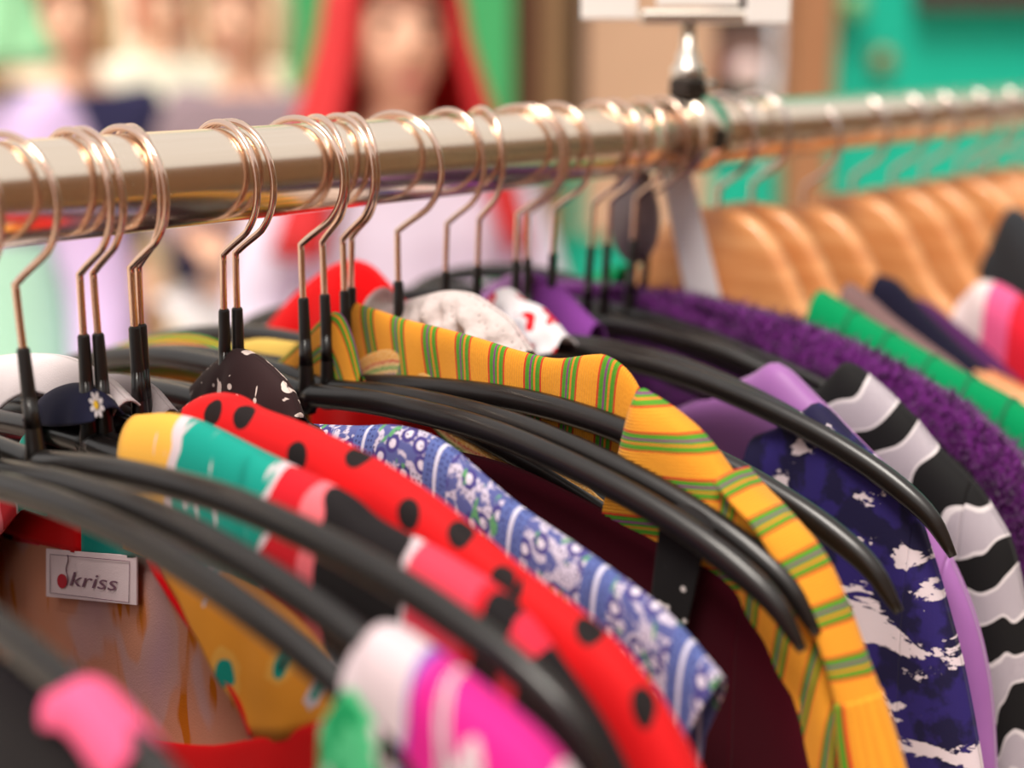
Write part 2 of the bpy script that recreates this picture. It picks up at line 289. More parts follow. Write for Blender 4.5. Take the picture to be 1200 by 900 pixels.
def setting():
    m = M('paving', .85); s = m.ob(); d = m.voro(s, 3.2, .25, 'DISTANCE_TO_EDGE')[0]; m.col(m.mix(m.step(d, .0, .05), lin((120, 106, 96)), m.mix(m.noise(s, 8, 4), lin((188, 172, 156)), lin((214, 200, 186))))); m.bump(d, .2, .01)
    o = obj('floor', *box((6, 6, -.05), (60, 60, .1)), m.mat, None, False); tag(top(o), 'pale paved ground of the market street', None, None, 'structure')
    tealm = plain('teal_paint', (0, 186, 156), .55, var=.06, scale=3); D = 3.6
    zt = -2600
    def zpix(z, D): return 44+(CAM[2]-z)*FPX/D*.97
    yb = 44+CAM[2]*FPX/D*1.05
    fac = empty('wall_back', bgp(1100, 44, D), 'teal painted shop front behind the rail', None, None, 'structure'); fac.location.z = 0
    def sl(name, x0, x1, z0, z1, dd, dep, mat):
        a = bgp(x0, 44, D); b = bgp(x1, 44, D); c = (a+b)/2; c.z = (z0+z1)/2; c += H*(dd+dep/2)
        return obj(name, *box(c, ((b-a).dot(RT), dep, z1-z0), AX), mat, fac, False)
    sl('wall_panel', 974, 2300, 0, 3.2, 0, .2, tealm)
    sl('wall_panel', 596, 974, 0, 1.17, .08, .2, tealm)
    woodm = plain('brown_post', (176, 122, 84), .6, var=.2, scale=12)
    sl('door_post', 926, 974, 0, 3.2, -.05, .2, woodm)
    sl('door_post', 600, 632, 1.0, 3.2, -.02, .15, plain('red_brown_trim', (120, 72, 52), .6, var=.25))
    sl('door_post', 632, 664, 1.0, 3.2, 0, .12, plain('tan_trim', (160, 122, 86), .6, var=.2))
    sl('door_gap', 662, 688, 1.0, 3.2, .1, .05, plain('dark_gap', (58, 40, 30), .8))
    sl('window_panel', 688, 840, 1.0, 3.2, .06, .05, plain('beige_panel', (214, 172, 142), .6, var=.15, scale=8))
    sl('interior', 836, 930, .2, 3.2, .35, .05, plain('dark_interior', (66, 48, 48), .8, var=.4, scale=6))
    sl('shelf', 838, 926, 1.42, 1.52, .25, .12, plain('interior_shelf', (150, 120, 112), .7, var=.5, scale=10))
    gm = plain('green_paint', (66, 172, 104), .5, var=.1, scale=5)
    sl('green_post', 538, 600, 0, 3.2, -.2, .16, gm)
    # knobs, and discs for a bokeh highlight and a red smudge
    def disc(name, px, py, r, dd, mat, depth=.03):
        c = bgp(px, py, D+dd); n = 24; V, F = [], []
        for k in range(2):
            for i in range(n): a = 2*math.pi*i/n; V.append(c+RT*math.cos(a)*r*(1-.25*(k == 0))+UP*math.sin(a)*r*(1-.25*(k == 0))-H*depth*(1-k))
        F = [tuple(range(n))[::-1], tuple(range(n, 2*n))]+[(i, (i+1) % n, n+(i+1) % n, n+i) for i in range(n)]
        return obj(name, V, F, mat, fac, True)
    disc('door_knob', 1033, 72, .034, -.04, plain('brass_knob', (128, 120, 78), .4, .3), .04)
    disc('door_knob', 1000, 6, .034, -.03, plain('pale_knob', (120, 178, 120), .4), .03)
    disc('blur_spot', 875, 87, .05, .2, plain('painted_bokeh', (240, 214, 212), .4))  # pale disc standing for a bokeh highlight, its light put in as colour
    disc('blur_spot', 838, 82, .04, .2, plain('red_smudge', (140, 60, 60), .5))  # disc standing for a blurred red smudge
    s = sl('sign_board', 1075, 1500, 0, 0, 0, 0, None) if False else None
    a = bgp(1072, 10, D-.03); b = bgp(1420, 10, D-.03); c = (a+b)/2; c.z = a.z+.14
    obj('sign_board', *box(c, ((b-a).dot(RT), .05, .28), AX), plain('dark_sign', (70, 52, 50), .6), fac, False)
    # second green upright beyond the red haired woman
    o = obj('green_post', *box(bgp(365, 44, 4.4).to_3d()*1, (.14, .14, 3.4), AX), gm, None, False); top(o); o.location.z = 1.7
    tag(o, 'green painted post behind the red-haired woman', 'post')
    # sunlit houses across the street
    cream = plain('cream_render', (250, 232, 206), .9, var=.06, scale=1.2)
    lf = empty('wall_left', bgp(100, 44, 9.5), 'pale sunlit house front across the street', None, None, 'structure'); lf.location.z = 0
    def hs(name, x0, x1, z0, z1, dd, dep, mat, parent=lf):
        a = bgp(x0, 44, 9.5); b = bgp(x1, 44, 9.5); c = (a+b)/2; c.z = (z0+z1)/2; c += H*(dd+dep/2)
        return obj(name, *box(c, ((b-a).dot(RT), dep, z1-z0), AX), mat, parent, False)
    hs('house_wall', -1500, 640, 0, 5.5, 0, .4, cream)
    for x in (-700, -380, -60, 170, 420):
        f = hs('window_frame', x, x+70, .9, 2.3, -.05, .12, plain('window_frame_paint', (226, 190, 150), .6))
        g = hs('window_pane', x+6, x+64, 1.0, 2.2, -.07, .04, plain('window_glass', (176, 150, 130), .15), None); g.parent = f
        g.matrix_parent_inverse = Matrix(); g.data.transform(Matrix.Translation(-wloc(f)))
    hs('house_plinth', -1500, 640, 0, .5, -.06, .1, plain('plinth', (226, 206, 184), .9))
setting()
def unseen_wall():
    m = plain('brown_render', (150, 106, 78), .9, var=.4, scale=1.6)  # out-of-view wall, added and sized to darken the rail's reflection and block low sky
    wl = empty('wall_front', (3, -2.3, 0), 'unseen brown house wall added on the near side of the street', None, None, 'structure')
    obj('house_wall', *box((3, -2.45, 1.5), (18, .3, 3.0)), m, wl, False)
    for x in (-2.2, .6, 3.2, 5.8, 8.4):
        obj('window_frame', *box((x, -2.3, 1.6), (1.0, .1, 1.3)), plain('cream_frame', (226, 200, 166), .7), wl, False)
        obj('window_pane', *box((x, -2.25, 1.6), (.8, .04, 1.1)), plain('dark_pane', (70, 58, 54), .2), wl, False)
    obj('plinth', *box((3, -2.27, .3), (18, .1, .6)), plain('plinth_stone', (120, 96, 84), .9), wl, False)
unseen_wall()

# ------------------------------------------------------------------ rail
def rail():
    r = empty('clothes_rail', (.55, 0, 0), 'shiny chrome clothes rail tube running away to the right', 'clothes rail')
    V, F = tube([(x, 0, RZ) for x in np.linspace(-.25, .566, 18)], .016, 40); obj('rail_tube', V, F, MT['rail'], r)
    V, F = tube([(x, 0, RZ) for x in np.linspace(.566, 1.75, 20)], .0155, 40); obj('rail_tube', V, F, MT['rail'], r)
    V, F = tube([(.5655, 0, RZ), (.567, 0, RZ), (.568, 0, RZ), (.5865, 0, RZ), (.588, 0, RZ)], [.0165, .0185, .0192, .0192, .0166], 40); col = obj('joint_collar', V, F, MT['rail'], r)
    obj('clamp_block', *box((.5755, -.012, RZ-.001), (.008, .016, .009)), MT['darksteel'], col, False)
    bev(obj('clamp_lug', *box((.570, -.004, RZ+.0225), (.016, .012, .010)), MT['darksteel'], r, False), .002)
    bev(obj('clamp_lug', *box((.579, .000, RZ+.024), (.012, .020, .004)), MT['steel'], r, False), .0015)
    # legs of the rack
    for x in (-.22, 1.72):
        V, F = tube([(x, 0, .04), (x, 0, RZ-.01)], .0145, 20); obj('leg', V, F, MT['rail'], r)
        V, F = tube([(x, -.28, .03), (x, .28, .03)], .0145, 16); obj('foot_bar', V, F, MT['rail'], r)
    q = .5755
    P = yz([(790, 195), (806, 340)], q)
    a = Vector((q, P[0][0], RZ+P[0][1])); b = Vector((q+.012, P[1][0], RZ+P[1][1])); c = Vector((q+.05, P[1][0]-.03, .03))
    wv = Vector((.35, -.65, 0)).normalized()
    V = []; F = []
    for i, (p, h) in enumerate(((a, .0075), (b, .0085), (b+(b-a)*.6, .0095), (c, .012))):
        n = Vector((.65, .35, 0))*.0015; V += [p-wv*h-n, p+wv*h-n, p+wv*h+n, p-wv*h+n]
    for i in range(3):
        for k in range(4): F.append((i*4+k, i*4+(k+1) % 4, i*4+4+(k+1) % 4, i*4+4+k))
    F += [(3, 2, 1, 0), (12, 13, 14, 15)]
    obj('support_strut', V, F, MT['grey_plate'], r, False)
    # price sign holder on the joint
    h = empty('sign_holder', (.575, 0, RZ+.0255), 'chrome sign holder with white cards standing on the rail joint', 'sign holder')
    pt = lambda px, py: Vector(onx(px, py, .575))
    b0 = pt(775, 122); t0 = pt(774, 22); b0 = Vector((.575, 0, RZ+.026)); t0.y = 0; t0.x = .575
    V, F = tube([b0, b0+UP*.006, b0+UP*.008, b0+UP*.012, b0+UP*.014, t0], [.008, .008, .0055, .0055, .0038, .0036], 16); obj('rod', V, F, MT['steel'], h)
    ctr = t0.copy(); s = .00041
    def hb(name, x0, x1, y0, y1, dep, mat, par=h, off=0.):
        a = -(774-x0)*s; b = -(774-x1)*s; za = (22-y0)*s; zb = (22-y1)*s
        return obj(name, *box(ctr+RT*((a+b)/2)+UP*((za+zb)/2)+H*off, (abs(b-a), dep, abs(za-zb)), AX), mat, par, False)
    bev(hb('tray', 716, 852, 12, 28, .016, MT['steel']), .002)
    bev(hb('card', 648, 713, -70, 24, .003, MT['card'], h, -.009), .001)
    bev(hb('card', 836, 886, -70, 29, .003, MT['card'], h, -.010), .001)
    bev(hb('card', 735, 830, -70, 9, .003, MT['card'], h, -.004), .001)
    # round grey plastic marker hung on the rail in front of the strut
    X = .548; P = yz([(744, 258)], X)[0]; c = Vector((X, P[0], RZ+P[1])); n = 28
    V = []; F = []
    for k in (0, 1):
        for i in range(n):
            a = 2*math.pi*i/n; V.append(c+Vector((.0015*(2*k-1), .014*math.cos(a), .021*math.sin(a)+(.012 if math.sin(a) > .9 else 0))))
    F = [tuple(range(n))[::-1], tuple(range(n, 2*n))]+[(i, (i+1) % n, n+(i+1) % n, n+i) for i in range(n)]
    tag(top(obj('size_marker', V, F, plain('grey_marker', (128, 112, 118), .4), None, True)), 'round grey plastic size marker hanging under the rail beside the grey strut', 'size marker')
rail()

# ------------------------------------------------------------------ black hangers
ARM = [(0, -.0835), (.04, -.0805), (.085, -.081), (.12, -.0855), (.15, -.092), (.172, -.099), (.188, -.106), (.2, -.1135), (.2095, -.125)]
ARMB = [(0, -.0835), (.04, -.0855), (.085, -.091), (.12, -.098), (.15, -.106), (.172, -.114), (.188, -.123), (.196, -.132)]
ARMS = [(0, -.0835), (.04, -.0785), (.085, -.0755), (.12, -.077), (.145, -.0815), (.162, -.089)]
ARMC = smooth_curve(ARM, 60)
def armz(a): return float(np.interp(abs(a), ARMC[:, 0], ARMC[:, 1]))
def hook_path(stem_bottom):
    P = [(0, 0, -stem_bottom), (0, 0, -.030), (0, -.0012, -.0265)]
    R, cz = .0205, -.0026
    for a in np.linspace(-52, 196, 28): P.append((0, -R*math.cos(math.radians(a)), cz+R*math.sin(math.radians(a))))
    Q = smooth_curve(P, 64); return [tuple(p) for p in Q]
def hanger_meshes():
    me = {}
    # one arm: rounded bar, thickest in the middle, tapering to a point
    for s, nm, C2 in ((-1, 'near', ARMC), (1, 'far', ARMC), (-1, 'nearB', smooth_curve(ARMB, 60)), (1, 'farB', smooth_curve(ARMB, 60)), (-1, 'nearS', smooth_curve(ARMS, 60)), (1, 'farS', smooth_curve(ARMB, 60))):
        rad = [.0041 if i < 50 else .0041*(1-((i-50)/9.5)**2*.72) for i in range(60)]
        V, F = tube([(0, s*a, z) for a, z in C2], rad, 14, True, (.92, 1.08)); me[nm] = (V, F)
    me['neck'] = tube([(0, 0, -.0905), (0, 0, -.086), (0, 0, -.078), (0, 0, -.07), (0, 0, -.062)], [.003, .0042, .0030, .0025, .0022], 14)
    me['tube'] = tube([(0, 0, -.072), (0, 0, -.066), (0, 0, -.0475), (0, 0, -.0468)], [.0027, .0023, .0020, .0016], 12)
    me['hook'] = tube(hook_path(.06), .00122, 10)
    return me
HM = hanger_meshes(); HP = {}; hrng = random.Random(11)
def hanger(u, label, yaw=0., roll=0., scale=1., dz=0., X=None, typ='', group='black plastic hangers on the rail'):
    X = XU(u) if X is None else X
    e = empty('clothes_hanger', (X, 0, RZ), label, 'hanger', group)
    for nm, key, mat in (('arm', 'near'+typ, 'black'), ('arm', 'far'+typ, 'black'), ('neck', 'neck', 'black'), ('tubing_sleeve', 'tube', 'sleeve'), ('hook', 'hook', 'hook')):
        if key not in HP:
            HP[key] = obj(nm, *HM[key], MT[mat], e, True, None, False)
        else:
            c = HP[key].copy(); C.objects.link(c); c.parent = e
            if key == 'hook': c.rotation_euler = (0, 0, math.radians(hrng.uniform(-16, 16)))
    e.rotation_euler = (math.radians(roll), 0, math.radians(yaw))
    if scale != 1: e.scale = (1, scale, 1)
    if dz: e.location.z += dz
    return e
HL = [(-300, 'blurred black hanger nearest the camera with pink strap over its arm', 0, -1, 1.0, ''),
      (-80, 'black hanger in left foreground with lower of two close parallel arms', 0, -.6, 1.0, ''),
      (-45, 'black hanger in left foreground just above the lowest parallel arm', 0, -2.2, 1.0, ''),
      (5, 'black hanger at left edge whose long bare arm crosses the tropical dress', 0, -4.3, 1.06, ''),
      (87, 'black hanger carrying the tropical print dress beside the navy daisy cloth', 0, 1, 1, 'B'),
      (101, 'black hanger tight behind the tropical dress hanger, hook touching it', 0, -1, .97, 'B'),
      (147, 'black hanger carrying the red dress with black dots', 0, 0, 1.0, 'B'),
      (158, 'black hanger directly behind the red dotted dress, third hook cluster from left', 0, 2, .95, 'B'),
      (260, 'black hanger under the dark brown print cloth, left of its two hooks', 0, 3, .93, 'B'),
      (274, 'black hanger under the dark brown print cloth, carrying the blue floral blouse', 0, 2, .96, 'B'),
      (349, 'black hanger with long bare arm and exposed tip before the maroon dress', 0, -.6, 1.01, ''),
      (374, 'black hanger tight behind the long bare arm, with black strap around it', 0, -1, 1, ''),
      (399, 'black hanger carrying the yellow striped shirt, its arm inside the collar', 0, -.5, 1., 'S'),
      (413, 'black hanger with short visible tubing behind the yellow striped collar', 0, 3, .93, 'B'),
      (464, 'black hanger whose lower arm ends in front of the navy print dress', 0, 0, 1.04, ''),
      (526, 'black hanger standing in the white crinkled lace cloth', 0, 3, .85, 'B'),
      (564, 'black hanger with wide tubing between lace cloth and red white cloth', 0, 3, .85, 'B'),
      (608, 'black hanger with glossy bare arm above the navy print dress', 0, 1.6, .985, ''),
      (620, 'black hanger tight behind the glossy bare arm, carrying the navy print dress', 0, .6, .86, ''),
      (652, 'black hanger carrying the lilac satin dress', 0, 2, .9, 'B'),
      (700, 'black hanger in front of the black and white banded dress, left of two', 0, 3.5, .8, ''),
      (719, 'black hanger carrying the black and white banded dress', 0, 3, .95, 'B'),
      (750, 'black hanger carrying the purple fluffy coat next to the rail joint', 0, 3, .95, 'B'),
      (773, 'last black hanger before the rail joint with far arm arched up behind the hooks', 0, 6, .8, '')]
HG = {}
for (u, lb, yaw, roll, sc, ty) in HL: HG[u] = hanger(u, lb, yaw, roll, sc, typ=ty)

# ------------------------------------------------------------------ wooden hangers on the far rail
WT = [(0, -.037), (.015, -.039), (.030, -.048), (.042, -.064), (.053, -.082), (.068, -.096), (.09, -.107), (.115, -.115), (.14, -.1245), (.156, -.134), (.163, -.143)]
WB = [(0, -.094), (.015, -.095), (.030, -.100), (.045, -.112), (.06, -.124), (.078, -.132), (.095, -.138), (.115, -.143), (.135, -.149), (.15, -.154), (.159, -.155)]
def wood_mesh():
    t = smooth_curve(WT, 34); b = smooth_curve(WB, 34); V, F = [], []
    prof = [(0, .0), (.0, .35), (.12, .8), (.3, 1), (.7, 1), (.88, .8), (1, .35), (1, 0)]
    cols = [(-1, i) for i in range(33, 0, -1)]+[(1, i) for i in range(34)]
    nr = 14
    for s, i in cols:
        T, B = t[i], b[i]; th = .0062+.004*(T[0]/.16)**2; hgt = np.linalg.norm(T-B)
        for k in range(nr):
            a = 2*math.pi*k/nr; ca, sa = math.cos(a), math.sin(a)
            ex = math.copysign(abs(ca)**.2, ca); ez = math.copysign(abs(sa)**.8, sa) if abs(sa) < .999 else sa
            q = (1-ez)/2; p = T*(1-q)+B*q; V.append((th*ex, s*p[0], p[1]))
    for c in range(len(cols)-1):
        for k in range(nr): F.append((c*nr+k, c*nr+(k+1) % nr, (c+1)*nr+(k+1) % nr, (c+1)*nr+k))
    F.append(tuple(range(nr))); F.append(tuple((len(cols)-1)*nr+k for k in range(nr-1, -1, -1)))
    return V, F
WM = wood_mesh(); WP = {}
HKW = tube(hook_path(.05), .0014, 10)
def wood_hanger(u, label, yaw=0., dz=0., roll=0.):
    e = empty('wooden_hanger', (XU(u), 0, RZ+dz), label, 'hanger', 'wooden hangers on the far rail')
    for nm, geo, mat in (('shoulder_bar', WM, 'wood'), ('hook', HKW, 'hook_silver')):
        if nm not in WP: WP[nm] = obj(nm, *geo, MT[mat], e, True, None, False)
        else:
            c = WP[nm].copy(); C.objects.link(c); c.parent = e
    e.rotation_euler = (math.radians(roll), 0, math.radians(yaw)); return e
for u, lb, yaw, dz, roll in [(845, 'front wooden hanger right of the grey strut, behind the purple coat', 0, 0, 0), (884, 'second wooden hanger from the front, its rim just behind the first', 2, 0, 0),
        (946, 'small-looking wooden hanger rim third from the front, beside navy cloth', 0, -.006, 0), (1003, 'broad wooden hanger with clear S-curved shoulder ending at pink striped blouse', -1, -.004, 0),
        (1050, 'wooden hanger just behind the S-curved one, before the dark grey garment', 1, -.004, 0), (1087, 'wooden hanger with wide face beside the dark grey garment', 0, -.004, 0),
        (1128, 'wooden hanger behind the dark grey garment near right edge', 2, -.004, 0), (1165, 'wooden hanger at right edge of the row', -2, -.004, 0), (1196, 'farthest wooden hanger cut by the right edge', 0, -.004, 0)]:
    wood_hanger(u, lb, yaw, dz, roll)
for u, lb in ((1147, 'wooden hanger second from the right end of the row'),): wood_hanger(u, lb, 1, -.008)

# ------------------------------------------------------------------ cloth
def pdist(P, L):
    """distance of points P (n,2) to polyline L (m,2)"""
    A = L[:-1][None]; B = L[1:][None]; p = P[:, None]; AB = B-A; t = np.clip(((p-A)*AB).sum(2)/np.maximum((AB*AB).sum(2), 1e-12), 0, 1)
    return np.sqrt(((A+AB*t[..., None]-p)**2).sum(2)).min(1)
ROWS = np.array([0, .012, .03, .055, .085, .12, .16, .21, .27, .34, .42, .5, .6, .7, .8, .9, 1.0])
def sheet(topc, botc, X, side, T, R, amp, lam, ph, dmax=None, rows=ROWS, lump=0., T0=0., uvo=0., edges=None):
    """grid hanging from curve topc to curve botc in the plane x = X; bulges to `side` with a rounded top edge"""
    topc, botc = np.array(topc), np.array(botc); n = len(topc); V, UV, F = [], [], []
    s = np.r_[0, np.cumsum(np.linalg.norm(np.diff(topc, axis=0), axis=1))]; nr = len(rows)
    P = topc[:, None]*(1-rows[None, :, None])+botc[:, None]*rows[None, :, None]
    D = np.min([pdist(P.reshape(-1, 2), L).reshape(n, nr) for L in (edges or [topc])], axis=0)
    g = np.sqrt(np.clip(1-(1-np.clip(D/R, 0, 1))**2, 0, 1))
    y = P[..., 0]; z = P[..., 1]
    wob = amp*(D/(D+.03))*(np.sin(2*np.pi*y/lam+ph+5*np.sin(9*z+ph))+.5*np.sin(2*np.pi*(y*1.7+z*.6)/lam+2*ph))
    if lump:
        wob = wob+lump*g*(np.sin(y*330+ph*3+60*z)*np.cos(z*410+ph)+.6*np.sin(y*620-z*350+ph))
    x = X+side*(T0+T*g)+wob*(.35+.65*g)
    Q = np.dstack([x, y, z]); arc = np.concatenate([np.zeros((n, 1)), np.cumsum(np.linalg.norm(np.diff(Q, axis=1), axis=2), axis=1)], 1)
    for i in range(n):
        for k in range(nr):
            V.append((x[i, k], y[i, k], RZ+z[i, k])); UV.append((uvo+s[i], side*-arc[i, k]))
    for i in range(n-1):
        for k in range(nr-1):
            q = (i*nr+k, i*nr+k+1, (i+1)*nr+k+1, (i+1)*nr+k); F.append(q if side > 0 else q[::-1])
    return V, F, UV
def rowsfor(length):                 # dense near the top edge
    return np.r_[0, np.array([.0012, .003, .0055, .009, .014, .02, .028, .04, .055, .075, .1, .13, .17, .22, .3, .42, .56])/length, 1.0] if length > .6 else ROWS
def garment(name, label, X, prof, mat, T=.006, R=.014, amp=.002, lam=.06, hem=-.72, neck=(.13, .16), sleeve_a=None, mats=None, lump=0., solid=.0008, group=None, bot=None, far_drop=0., cat='garment', front_open=None):
    """garment on a hanger: near shoulder profile (|y|, z); the far shoulder mirrors it. neck = depth of front / back neck opening"""
    e = empty(name, (X, 0, RZ), label, cat, group); mats = mats or {}
    pr = smooth_curve([(-y, z) for y, z in prof], 70)
    pr[:, 0] = np.maximum.accumulate(pr[:, 0]+np.arange(70)*1e-6)
    a0 = pr[0, 0]; z0 = pr[0, 1]; ph = random.random()*6
    ext = [(pr[-1, 0]+.004*(1-math.exp(-k*.5)), pr[-1, 1]-.03*k) for k in range(1, 5) if pr[-1, 1]-.03*k > hem] if bot is None else []
    pr = np.vstack([pr]+([np.array(ext)] if ext else []))
    def bottom(P):
        if bot is None: return np.stack([P[:, 0], np.full(len(P), hem)], 1)
        bb = np.array(sorted(bot)); return np.stack([P[:, 0], np.minimum(np.interp(P[:, 0], bb[:, 0], bb[:, 1]), P[:, 1]-.0005)], 1)
    sl = sleeve_a
    for key, side, nd in (('front_panel', -1, neck[0]), ('back_panel', 1, neck[1])):
        # columns from near armhole to far armhole through the neck opening
        body = pr if sl is None else np.vstack([pr[pr[:, 0] < sl], [[sl, np.interp(sl, pr[:, 0], pr[:, 1])]]])
        th = np.linspace(math.pi/2, -math.pi/2, 25)[1:-1]
        nk = np.stack([a0*np.sin(th), z0-(nd)*np.abs(np.cos(th))**.8], 1)        # from +a0 to -a0
        near = body[::-1].copy(); far = body.copy(); far[:, 1] -= far_drop*np.clip((far[:, 0]-a0)/.03, 0, 1); far[:, 0] *= -1; farp = pr.copy(); farp[:, 1] -= far_drop*np.clip((farp[:, 0]-a0)/.03, 0, 1)
        tp = np.vstack([near, nk, far]); tp[:, 0] *= -1                          # y = -a on the near side
        bt = bottom(np.stack([np.abs(tp[:, 0]), tp[:, 1]], 1)); bt[:, 0] = tp[:, 0]
        if side < 0 and front_open:
            fo_ = np.array(sorted(front_open)); av = np.abs(tp[:, 0]); lim = np.interp(av, fo_[:, 0], fo_[:, 1]); bt[:, 1] = np.where(av < fo_[-1, 0], np.minimum(lim, tp[:, 1]-.0005), bt[:, 1]); bt[:, 1] = np.where(av < a0, tp[:, 1]-.0005, bt[:, 1])
        nr = len(rowsfor(.7)); V, F, UV = sheet(tp, bt, X, side, T, R, amp, lam, ph+side, rows=rowsfor(.7), lump=lump, edges=[pr*np.array([-1, 1]), farp*np.array([1, 1])])
        # arc length from the near neck point
        s = np.r_[0, np.cumsum(np.linalg.norm(np.diff(tp, axis=0), axis=1))]; s0 = s[len(near)-1]; nr = len(rowsfor(.7))
        UV = [(abs(s[i//nr]-s0), UV[i][1]) for i in range(len(UV))]
        # neck edge is open: no roll there
        if side < 0 and front_open: F = [f for f in F if max(abs(V[i][1]) for i in f) > a0+1e-5]
        o = obj(key, V, F, mats.get(key, mat), e, True, UV)
        if key in mats:
            o.data.materials.append(mat); nq = nr-1
            for i, pl_ in enumerate(o.data.polygons):
                if i % nq < 8 and not (len(near)-1 <= i//nq < len(near)+len(nk)): pl_.material_index = 1
        if solid: md = o.modifiers.new('cloth', 'SOLIDIFY'); md.thickness = solid; md.offset = 0
    if sl is not None:
        slv = pr[pr[:, 0] > sl]; slv = np.vstack([[sl, np.interp(sl, pr[:, 0], pr[:, 1])], slv])
        L0 = np.linalg.norm(np.diff(pr[pr[:, 0] <= sl], axis=0), axis=1).sum()
        for sg in (-1, 1):
            VV, FF, UU = [], [], []
            for side in (-1, 1):
                tp = slv.copy(); bt = bottom(slv)
                if sg > 0: tp[:, 1] -= far_drop; bt[:, 1] = np.minimum(bt[:, 1], tp[:, 1]-.0005)
                tp[:, 0] *= sg; bt[:, 0] *= sg
                V, F, UV = sheet(tp, bt, X, side*1.0, T, R, amp, lam, ph+side, rows=rowsfor(.7), lump=lump, uvo=L0)
                k = len(VV); VV += V; UU += UV; FF += [tuple(i+k for i in f) for f in F]
            o = obj('sleeve', VV, FF, mats.get('sleeve', mat), e, True, UU)
            if solid: md = o.modifiers.new('cloth', 'SOLIDIFY'); md.thickness = solid; md.offset = 0
    return e
def drape(name, X, tpx, bpx, mat, parent=None, T=.006, R=.01, amp=.001, lam=.03, lump=0., n=40, both=True, label=None, cat='cloth', T0=0., group=None):
    """cloth folded over a hanger arm: top and bottom outlines given as pixels on the plane x = X"""
    tp = smooth_curve(yz(tpx, X), n); bt = smooth_curve(yz(bpx, X), n); VV, FF, UU = [], [], []; ph = random.random()*6
    for side in ((-1, 1) if both else (both or -1,)):
        V, F, UV = sheet(tp, bt, X, side, T, R, amp, lam, ph+side, lump=lump, T0=T0)
        k = len(VV); VV += V; UU += UV; FF += [tuple(i+k for i in f) for f in F]
    o = obj(name, VV, FF, mat, parent, True, UU)
    md = o.modifiers.new('cloth', 'SOLIDIFY'); md.thickness = .0008; md.offset = 0
    if label: tag(top(o), label, cat, group)
    return o

# --- nearest black garment with pink strap
XA = XU(-300)
pa = yz([(-60, 775), (0, 775), (60, 805), (110, 850), (165, 905), (210, 965)], XA)
garment('camisole', 'out-of-focus black top in the bottom left corner with pink strap', XA, pa, MT['blackcloth'], .005, .012, .001, hem=-.6, neck=(.08, .03))
drape('strap', XA, [(72, 802), (100, 798), (140, 836), (170, 874)], [(80, 842), (104, 846), (138, 884), (166, 915)], MT['pink'], bpy.data.objects['camisole'], T=.006, R=.006, n=24)

# --- magenta printed strap dress on the two parallel front arms
XB = XU(-62)
pb = yz([(428, 752), (450, 732), (500, 762), (560, 808), (620, 858), (660, 905), (690, 960)], XB)
g = garment('magenta_dress', 'white and magenta print strap dress hung on the front parallel arms', XB, pb, MT['magenta'], .0075, .012, .0012, .05, hem=-.6, neck=(.3, .3))
drape('green_lining', XB-.009, [(378, 850), (408, 808), (428, 830), (447, 858)], [(378, 930), (408, 930), (428, 935), (450, 940)], MT['greenprint'], g, T=.001, R=.01, n=20, both=False)

# --- tropical print dress with woven label
XT = XU(93)
pt_ = yz([(160, 487), (215, 488), (300, 528), (400, 578), (440, 610), (520, 652), (600, 708), (660, 786), (700, 846), (730, 905), (755, 965)], XT)
g = garment('tropical_dress', 'tropical print dress in yellow, teal, red and black with white woven neck label', XT, pt_, MT['tropic'], .0075, .014, .0012, .07, far_drop=.034, hem=-.7, neck=(.001, .035), front_open=[(-y, z) for y, z in yz([(176, 655), (212, 712), (252, 770), (298, 862)], XT-.0075)], mats={'back_panel': MT['tropic_in']})
gl = wloc(g)
XN = XT-.0105
def strip(name, pxs, X, r, mat, parent, n=40, flat=None):
    P = smooth_curve(yz(pxs, X), n); V, F = tube([(X, y, RZ+z) for y, z in P], r, 8, True, flat); return obj(name, V, F, mat, parent)
strip('neck_binding', [(176, 655), (212, 712), (252, 770), (282, 822), (298, 862)], XN, .0017, MT['scarlet'], g)
drape('front_facing', XN-.001, [(-60, 800), (60, 830), (160, 862), (240, 874), (300, 866), (345, 856), (384, 842)], [(-60, 930), (60, 930), (160, 930), (240, 935), (300, 935), (345, 925), (384, 905)], MT['red'], g, T=.0012, R=.01, both=False)
drape('shoulder_front', XN, [(183, 650), (230, 655), (300, 690), (360, 735), (410, 790)], [(298, 862), (310, 868), (330, 866), (360, 858), (396, 840)], MT['tropic2'], g, T=.0012, R=.01, both=False)
XI = XT+.0045
drape('back_facing', XI, [(-80, 545), (0, 552), (60, 560), (100, 575)], [(-80, 608), (0, 622), (60, 640), (100, 648)], MT['red'], g, T=.0006, R=.01, both=False, n=20)
drape('back_facing', XI, [(99, 575), (140, 590), (190, 612)], [(99, 648), (140, 652), (196, 652)], MT['teal'], g, T=.0006, R=.01, both=False, n=20)
# woven label with its lettering
XLb = XI-.0014
L4 = yz([(54, 643), (160, 652), (160, 709), (54, 699)], XLb); P4 = [Vector((XLb, y, RZ+z)) for y, z in L4]
V = []
for q in (0, .0006):
    V += [p+Vector((q, 0, 0)) for p in P4]
lab = obj('neck_label', V, [(0, 1, 2, 3), (7, 6, 5, 4), (0, 4, 5, 1), (1, 5, 6, 2), (2, 6, 7, 3), (3, 7, 4, 0)], MT['labelwhite'], g, False)
ex = (P4[1]-P4[0]); ey = (P4[0]-P4[3]); lo = P4[3]
def lp(a, b): return lo+ex*a+ey*b+Vector((-.0004, 0, 0))
fc = bpy.data.curves.new('lettering', 'FONT'); fc.body = 'kriss'; fc.size = 1; fc.shear = .25; fo = bpy.data.objects.new('lettering', fc)
tm = bpy.data.meshes.new_from_object(fo); bpy.data.objects.remove(fo); xs = [v.co.x for v in tm.vertices]; wdt = max(xs)
